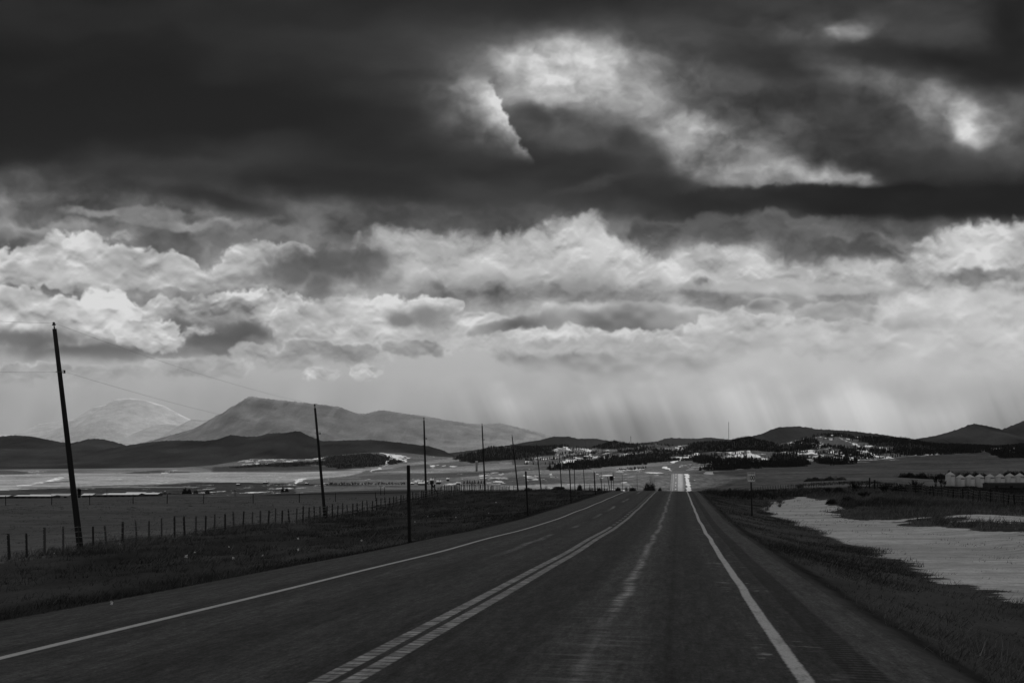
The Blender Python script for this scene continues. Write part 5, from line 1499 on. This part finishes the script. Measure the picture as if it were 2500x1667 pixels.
def twig_shape(seed, nst, ntw, upright=0.5, flat=0.55, tw=0.010):
    """unit-size leafless bush: stems and a crown of fine twigs"""
    r = np.random.default_rng(seed)
    st = []; cr = []
    def sliver(a, b, w, out):
        a = np.array(a); b = np.array(b)
        d = b - a; p = np.cross(d, r.normal(0, 1, 3)); p = p / (np.linalg.norm(p) + 1e-9) * w
        out.extend([a - p, a + p, b])
    tips = []
    for i in range(nst):
        az = r.uniform(0, 2 * np.pi); out = r.uniform(0.05, 0.48)
        top = np.array([np.cos(az) * out, np.sin(az) * out * 0.8, r.uniform(0.55, 1.0) * (1 - 0.55 * (out / 0.5) ** 2 * (1 - upright))])
        base = np.array([np.cos(az) * 0.08 * r.uniform(0, 1), np.sin(az) * 0.08, -0.03])
        mid = base * 0.5 + top * 0.5 + np.array([0, 0, 0.06])
        sliver(base, mid * 1.02, tw * 1.8, st); sliver(mid * 0.97, top, tw * 1.2, st)
        tips.append((mid, top))
    for i in range(ntw):
        m, t_ = tips[r.integers(len(tips))]
        k = r.uniform(0, 1)
        a = m * (1 - k) + t_ * k
        d = (t_ - m) / (np.linalg.norm(t_ - m) + 1e-6) + r.normal(0, flat, 3)
        b = a + d / np.linalg.norm(d) * r.uniform(0.08, 0.24)
        b[2] = max(b[2], 0.01)
        sliver(a, b, tw * r.uniform(0.6, 1.2), cr)
    return np.array(st), np.array(cr)


def leafy_shape(seed, n, size, squash=1.0):
    r = np.random.default_rng(seed)
    C = r.normal(0, 1, (9, 3)); C /= np.linalg.norm(C, axis=1)[:, None]
    C = C * np.array([0.26, 0.22, 0.24]) + np.array([0, 0, 0.52])
    k = r.integers(0, 9, n)
    P = r.normal(0, 1, (n, 3)); P /= np.linalg.norm(P, axis=1)[:, None]
    P = C[k] + P * (r.uniform(0.3, 1, n) ** 0.5)[:, None] * r.uniform(0.14, 0.27, 9)[k][:, None]
    P[:, 2] = np.clip(P[:, 2], 0.04, 1.0)
    st = []
    for i in range(5):
        a = np.array([0, 0, -0.03]); b = C[i]
        p = np.array([0.025, 0, 0]); st.extend([a - p, a + p, b])
    return np.array(st), flakes(P, size, seed + 1)


def scrub_shape(seed, n=1100, dome=False):
    """low matted brush: fine upright slivers filling a ragged dome right down to the ground"""
    r = np.random.default_rng(seed)
    a = r.uniform(0, 2 * np.pi, n); q = np.sqrt(r.uniform(0, 1, n)) * 0.5
    x = np.cos(a) * q; y = np.sin(a) * q
    lump = 0.55 + 0.75 * (fbm(x * 7 + seed, y * 7, 3, seed) - 0.2)
    zm = np.clip((1 - (q / 0.5) ** (5.0 if dome else 2.4)), 0.12, 1) * (np.clip(lump * 0.55 + 0.5, 0.6, 1) if dome else lump)
    z1 = zm * np.sqrt(r.uniform(0.05, 1, n)); ln = r.uniform(0.08, 0.22, n)
    z0 = np.maximum(z1 - ln, -0.03)
    dx = r.normal(0, 0.05, n); dy = r.normal(0, 0.05, n); w = r.uniform(0.008, 0.022, n)
    V = np.stack([np.stack([x - w, y, z0], -1), np.stack([x + w, y, z0], -1), np.stack([x + dx, y + dy, np.minimum(z1, 1.0)], -1)], 1).reshape(-1, 3)
    # a few thick stems from one rootstock
    st = []
    for i in range(9):
        an = r.uniform(0, 6.28); tp = np.array([np.cos(an) * 0.3, np.sin(an) * 0.3, r.uniform(0.3, 0.6)])
        st += [np.array([-0.02, 0, -0.04]), np.array([0.02, 0.0, -0.04]), tp]
    return np.array(st), V


def spruce_shape(seed, n=340):
    r = np.random.default_rng(seed)
    z = 1 - np.sqrt(r.uniform(0, 1, n)) * 0.95
    rad = (1 - z) * 0.34 * r.uniform(0.35, 1.1, n); a = r.uniform(0, 2 * np.pi, n)
    P = np.stack([np.cos(a) * rad, np.sin(a) * rad, z - rad * 0.25], -1)
    st = np.array([[-0.03, 0, -0.03], [0.03, 0, -0.03], [0, 0, 0.95]])
    return st, flakes(P, 0.06, seed + 2)


_shape_cache = {}


def plant(name, cat, label, p, w, h, kind, mat, group=None, seed=0, rz=None, parts=('stems', 'crown')):
    r = thing(name, p, label, cat, group, rz if rz is not None else random.uniform(0, 6))
    r.scale = (w, w, h)
    key = (kind, seed % 4, mat.name)
    if key not in _shape_cache:
        sd = {'twig': 400, 'pale': 420, 'leafy': 440, 'spruce': 460, 'thin': 480, 'brush': 500, 'scrub': 520, 'dome': 540}[kind] + seed % 4
        if kind == 'twig': a, b = twig_shape(sd, 34, 620, 0.5)
        elif kind == 'pale': a, b = twig_shape(sd, 60, 900, 0.25, 0.7, 0.007)
        elif kind == 'brush': a, b = twig_shape(sd, 46, 700, 0.75, 0.4, 0.012)
        elif kind == 'thin': a, b = twig_shape(sd, 14, 150, 0.9, 0.4, 0.012)
        elif kind in ('scrub', 'dome'): a, b = scrub_shape(sd, 1500 if kind == 'dome' else 1100, kind == 'dome')
        elif kind == 'leafy': a, b = leafy_shape(sd, 900, 0.035)
        else: a, b = spruce_shape(sd)
        ms = []
        for nm, V in ((parts[0], a), (parts[1], b)):
            o = np_mesh(nm, V, np.arange(len(V)).reshape(-1, 3), mat, smooth=False)
            ms.append(o.data); bpy.data.objects.remove(o)
        _shape_cache[key] = ms
    for nm, me in zip(parts, _shape_cache[key]):
        o = bpy.data.objects.new(nm, me); COL.objects.link(o); o.parent = r
    return r


def px_plant(name, cat, label, px_, row0, row1, Y, wpx, kind, mat, group=None, seed=0, parts=('stems', 'crown')):
    q = at(px_, Y)
    h = max(row_z(row1, Y) - q.z, 0.4); w = wpx * Y / F
    return plant(name, cat, label, q, w, h, kind, mat, group, seed, None, parts)


# around the crest of the road
px_plant('bush', 'bush', 'large dark bush at the road crest, left of the far bright lane', 1585, 1195, 1169, 300, 40, 'dome', M_TWIG, None, 0)
px_plant('bush', 'bush', 'tall twiggy bush growing through the large dark crest bush', 1594, 1195, 1163, 302, 20, 'thin', M_TWIG, None, 1)
px_plant('bush', 'bush', 'small round dark bush between the eighth and ninth utility poles', 1415, 1194, 1179, 240, 15, 'dome', M_TWIG, None, 2)
px_plant('bush', 'bush', 'low dark clump on the left shoulder just beyond the crest', 1611, 1192, 1184.5, 690, 11, 'scrub', M_TWIG, None, 3)
px_plant('bush', 'bush', 'low dark mound of brush left of the seventh utility pole', 1364, 1194, 1185, 205, 40, 'dome', M_TWIG, None, 1)
px_plant('bush', 'bush', 'low dark mound of brush between the fifth and sixth utility poles', 1290, 1196, 1188, 185, 26, 'dome', M_TWIG, None, 2)
px_plant('bush', 'bush', 'small thin bush right of the sixth utility pole', 1334, 1194, 1181, 200, 11, 'thin', M_TWIGM, None, 0)
px_plant('bush', 'bush', 'small thin bush on the bank between the third and fourth poles', 1117, 1206, 1191, 150, 22, 'thin', M_TWIGM, None, 2)
for i, (x, t_, w, l) in enumerate(((1446, 1184, 12, 'thin grey bush left of the fourth marker post, behind the verge'), (1440, 1180, 10, 'tall thin bush left of the fourth marker post'), (1463, 1187, 14, 'low dark scrub right of the fourth marker post'),
                                   (1508, 1186, 20, 'low scrub right of the sign seen from behind'), (1545, 1184, 26, 'long low scrub left of the large crest bush'), (1529, 1182, 10, 'small upright scrub halfway between the sign and the crest bush'))):
    px_plant('bush', 'bush', l, x, 1194, t_, 215 + 8 * i, w, 'thin' if i < 2 else 'dome', M_TWIGM if i < 2 else M_TWIG, 'scrub behind the crest of the road', i)
for i, (x, t_, l) in enumerate(((1476, 1179, 'tallest young spruce, just left of the leaning marker post'), (1482, 1184, 'young spruce right against the leaning marker post'), (1537, 1184, 'small young spruce left of the crest bush'), (1458, 1185, 'smallest young spruce beside the fourth marker post'))):
    px_plant('young_spruce', 'tree', l, x, 1194, t_, 190 + 10 * i, 8, 'spruce', M_NEEDLE, 'young spruces behind the road crest', i, ('trunk', 'crown'))

# right of the road
px_plant('bush', 'bush', 'small grey bush by the bend of the ditch, left of the speed sign', 1782, 1202, 1188, 190, 19, 'twig', M_TWIGM, None, 0)
px_plant('bush', 'bush', 'lower grey bush close on the left of the speed sign post', 1811, 1204, 1196, 170, 15, 'twig', M_TWIGM, None, 1)
px_plant('bush', 'bush', 'pale dry bush just right of the speed sign post', 1872, 1238, 1214, 88, 40, 'pale', M_TWIGP, None, 0)
px_plant('bush', 'bush', 'wide pale dry bush at the tip of the snowy ditch', 1903, 1236, 1211, 95, 34, 'pale', M_TWIGP, None, 1)
px_plant('bush', 'bush', 'grey leafless bush above the far picket fence', 1953, 1203, 1180, 200, 26, 'twig', M_TWIGM, None, 2)
px_plant('bush', 'bush', 'small grey bush at the right end of the far picket fence', 2000, 1204, 1189, 190, 18, 'twig', M_TWIGM, None, 3)
BANK = 'dark brush on the right-hand bank'
for i, (x, b_, t_, Y, w, l) in enumerate(((2022, 1214, 1188, 130, 26, 'leftmost dark bush on the right-hand bank'), (2048, 1216, 1180, 128, 36, 'second dark bush on the right-hand bank, broad'), (2086, 1210, 1174, 135, 40, 'large dark bush below the tallest corner post, on its left'),
                                          (2070, 1236, 1204, 100, 40, 'dark bush low on the bank, at the snow edge'), (2110, 1232, 1198, 104, 44, 'broad dark bush low on the bank below the tallest corner post'), (2030, 1236, 1212, 99, 30, 'small dark bush at the far corner of the snow'),
                                          (2160, 1212, 1180, 140, 34, 'dark bush among the first posts of the right-hand fence'), (2196, 1210, 1174, 150, 40, 'tall dark bush behind the right-hand fence, left of the bare trees'), (2235, 1206, 1170, 160, 40, 'tall dark bush behind the right-hand fence, below the pale field'),
                                          (2150, 1236, 1208, 96, 44, 'grey brush at the foot of the right-hand fence'), (2210, 1244, 1214, 90, 50, 'wide grey brush at the foot of the fence, left of centre'), (2280, 1248, 1222, 84, 46, 'wide grey brush in front of the leaning posts'))):
    px_plant('bush', 'bush', l, x, b_, t_, Y, w, ('brush', 'scrub')[i % 2] if i < 9 else 'scrub', M_TWIG if i < 9 else M_TWIGM, BANK, i)
for i, (x, t_, w, l) in enumerate(((2284, 1158, 22, 'bare tree left of the tallest grain bin, leftmost of three'), (2298, 1162, 18, 'bare tree between two others left of the tallest grain bin'), (2306, 1170, 14, 'small bare tree touching the tallest grain bin'))):
    px_plant('bare_tree', 'tree', l, x, 1190, t_, 420, w, 'twig', M_TWIG, 'bare trees left of the grain bins', i, ('trunk', 'crown'))
# brush in front of the bins
for i in range(9):
    x = 2322 + i * 23
    px_plant('bush', 'bush', '%s bush from the left in the dark hedge at the foot of the grain bins' % ORD[i], x, 1200, 1187 if i not in (2, 4) else 1184, 470, 46, 'scrub', M_TWIG, 'hedge at the foot of the grain bins', i)
# shelter belt behind the bins
xs = [2193, 2207, 2222, 2238, 2252, 2266, 2283, 2298]
for i, x in enumerate(xs):
    px_plant('shrub', 'shrub', '%s shrub from the left in the dark brush row left of the grain bins' % ORD[i], x, 1164, 1150 - (i % 3), 780, 30, 'scrub', M_TWIG, 'brush row left of the grain bins', i)
for i, (x, t_) in enumerate(((2318, 1143), (2334, 1144), (2350, 1141), (2366, 1144), (2382, 1146), (2400, 1149))):
    px_plant('shrub', 'shrub', '%s shrub from the left in the tall brush behind the grain bins' % ORD[i], x, 1160, t_, 800, 30, 'scrub', M_TWIG, 'tall brush behind the grain bins', i)
for i, x in enumerate((2446, 2462, 2478, 2494, 2512)):
    px_plant('shrub', 'shrub', '%s shrub from the left in the dark thicket above the right-hand grain bins' % ORD[i], x, 1158, 1142 - i % 2, 830, 32, 'scrub', M_TWIG, 'thicket above the right-hand bins', i)
for i, (x, t_) in enumerate(((1975, 1164), (1991, 1160), (2009, 1163), (2024, 1157), (2040, 1158), (2054, 1160))):
    px_plant('shrub', 'shrub', '%s faint grey shrub from the left in the field row above the far picket fence' % ORD[i], x, 1174, t_, 560, 26, 'scrub', M_TWIGM, 'faint shrub row in the right-hand field', i)

# hamlet trees
HT = [797, 806, 812, 820, 829, 834, 841, 848, 853, 860, 866, 874, 884, 893, 899, 906, 918, 925, 932, 938, 944, 951, 958, 966, 973, 980, 987, 1021, 1030, 1045, 1052, 1067, 1072]
for i, x in enumerate(HT):
    px_plant('tree', 'tree', 'dark tree in the hamlet windbreak, number %d counting from its left end' % (i + 1) if False else ('%s dark tree from the left end of the hamlet windbreak' % ORD[i] if i < 20 else '%s dark tree from the right end of the hamlet windbreak' % ORD[len(HT) - 1 - i]),
             x, 1187, 1178 - (i * 7 % 4), 900, 9 + (i * 5 % 4), 'leafy', M_TWIG, 'windbreak trees of the hamlet', i, ('trunk', 'crown'))
for i, x in enumerate((1133, 1141, 1147, 1153, 1159, 1168, 1175, 1182)):
    px_plant('tree', 'tree', '%s dark tree from the left in the clump around the fourth utility pole' % ORD[i], x, 1182, 1172 - (i * 5 % 3), 1000, 9, 'spruce', M_NEEDLE, 'clump of trees by the fourth pole', i, ('trunk', 'crown'))
for i, (x, t_, w) in enumerate(((452, 1186, 16), (462, 1188, 12), (478, 1191, 14), (425, 1203, 14), (436, 1202, 12), (402, 1198, 14), (414, 1201, 10), (506, 1190, 12), (690, 1184, 8), (700, 1187, 10))):
    px_plant('bush', 'bush', '%s dark bush from the left among the snow specks past the farm' % ORD[sorted((452, 462, 478, 425, 436, 402, 414, 506, 690, 700)).index(x)], x, 1200, t_, 640, w, 'scrub', M_TWIG, 'dark bushes past the farm', i)


# ------------------------------------------------------------------ conifer woods of the foothills
def conifers():
    n = 150000
    px = rng.uniform(520, 2620, n); Y = 1250 + 2500 * rng.uniform(0, 1, n) ** 0.8
    X = (px - CX) * Y / F; Z = ground_z(X, Y)
    _, wood, _ = land_cover(X, Y, Z)
    edge = (fbm(X / 70, Y / 70, 4, 333) > 0.62) & (px > 1250) & (Y > 2500) & (rng.uniform(0, 1, n) < 0.25)
    k = np.nonzero(((wood > 0.5) & (rng.uniform(0, 1, n) < 0.62)) | edge)[0][:19000]
    X, Y, Z = X[k], Y[k], Z[k]; m = len(X)
    h = rng.uniform(5, 11, m) * (0.7 + 0.6 * fbm(X / 90, Y / 90, 3, 334)); h = h * np.where(CX + F * X / Y < 1050, 0.55, 1.0) * np.where(Y < 2000, 0.5, 1.0); r0 = h * rng.uniform(0.17, 0.27, m)
    Vs = []; ns = 5
    ph = rng.uniform(0, 6, m)
    for lo, hi, rr in ((0.05, 0.55, 1.0), (0.35, 0.8, 0.72), (0.62, 1.0, 0.45)):
        ap = np.stack([X, Y, Z + h * hi], -1)
        ring_ = []
        for j in range(ns):
            a = ph + 2 * np.pi * j / ns; q = r0 * rr * rng.uniform(0.7, 1.2, m)
            ring_.append(np.stack([X + np.cos(a) * q, Y + np.sin(a) * q, Z + h * (lo + rng.uniform(-.04, .04, m))], -1))
        for j in range(ns):
            Vs.append(np.stack([ring_[j], ring_[(j + 1) % ns], ap], 1))
    V = np.concatenate(Vs).reshape(-1, 3)
    o = np_mesh('conifer_wood', V, np.arange(len(V)).reshape(-1, 3), M_NEEDLE, smooth=False)
    return tag(o, kind='stuff')


conifers()


# ------------------------------------------------------------------ litter blown into the verge
def depth_at(px_, row, lo=9.0, hi=170.0):
    Y = np.linspace(lo, hi, 1600)
    r_ = HY - F * ground_z((px_ - CX) * Y / F, Y) / Y
    i = np.nonzero(r_ <= row)[0]
    return float(Y[i[0]]) if len(i) else hi


LIT = [(132, 1354, .10, 'small white scrap in the grass left of the nearest utility pole'), (293, 1332, .22, 'torn white scrap standing up in the tall grass right of the nearest utility pole'), (455, 1364, .30, 'flat pale bag lying in the left verge'),
       (475, 1353, .16, 'thin upright white scrap beside the flat pale bag'), (559, 1339, .14, 'thin upright pale scrap near the fence, between the first two poles'), (570, 1367, .20, 'pale leaning scrap midway along the verge'), (642, 1362, .20, 'bright white scrap low on the verge, below the second utility pole'),
       (728, 1346, .18, 'bright white scrap just right of a dark hollow in the verge'), (728, 1319, .24, 'flat pale wrapper above the dark hollow in the verge'), (882, 1323, .18, 'bright white scrap left of the thick marker post'), (272, 1486, .12, 'white speck of litter on the edge of the asphalt'),
       (865, 1260, .14, 'small white scrap high on the bank right of the second pole'), (1013, 1276, .14, 'white scrap just right of the thick marker post'), (1044, 1263, .18, 'left one of two bright scraps right of the thick marker post'), (1059, 1260, .16, 'right one of two bright scraps right of the thick marker post'),
       (1113, 1265, .18, 'lone bright scrap midway between the first two marker posts'), (1193, 1254, .14, 'small white scrap near the road edge, left of the second marker post'), (1211, 1228, .20, 'pale upright scrap high on the bank left of the second marker post')]
for i, (x, row, sz, lab) in enumerate(LIT):
    Y = depth_at(x, row); q = at(x, Y, 0.05); sz *= 0.45
    r_ = random.Random(i + 70)
    mb = MB(); vs = []
    for a in range(4):
        for b_ in range(4):
            vs.append(((a / 3 - .5) * sz, r_.uniform(-.25, .25) * sz, (b_ / 3) * sz * r_.uniform(0.7, 1.1) + r_.uniform(-.1, .1) * sz))
    fs = [(a * 4 + b_, a * 4 + b_ + 1, a * 4 + b_ + 5, a * 4 + b_ + 4) for a in range(3) for b_ in range(3)]
    mb.add(vs, fs)
    o = mb.build('litter', M_TRASH); o.location = q; o.rotation_euler = (r_.uniform(-.7, .2), 0, r_.uniform(-.5, .5))
    tag(o, lab, 'litter', 'litter scattered on the left verge')
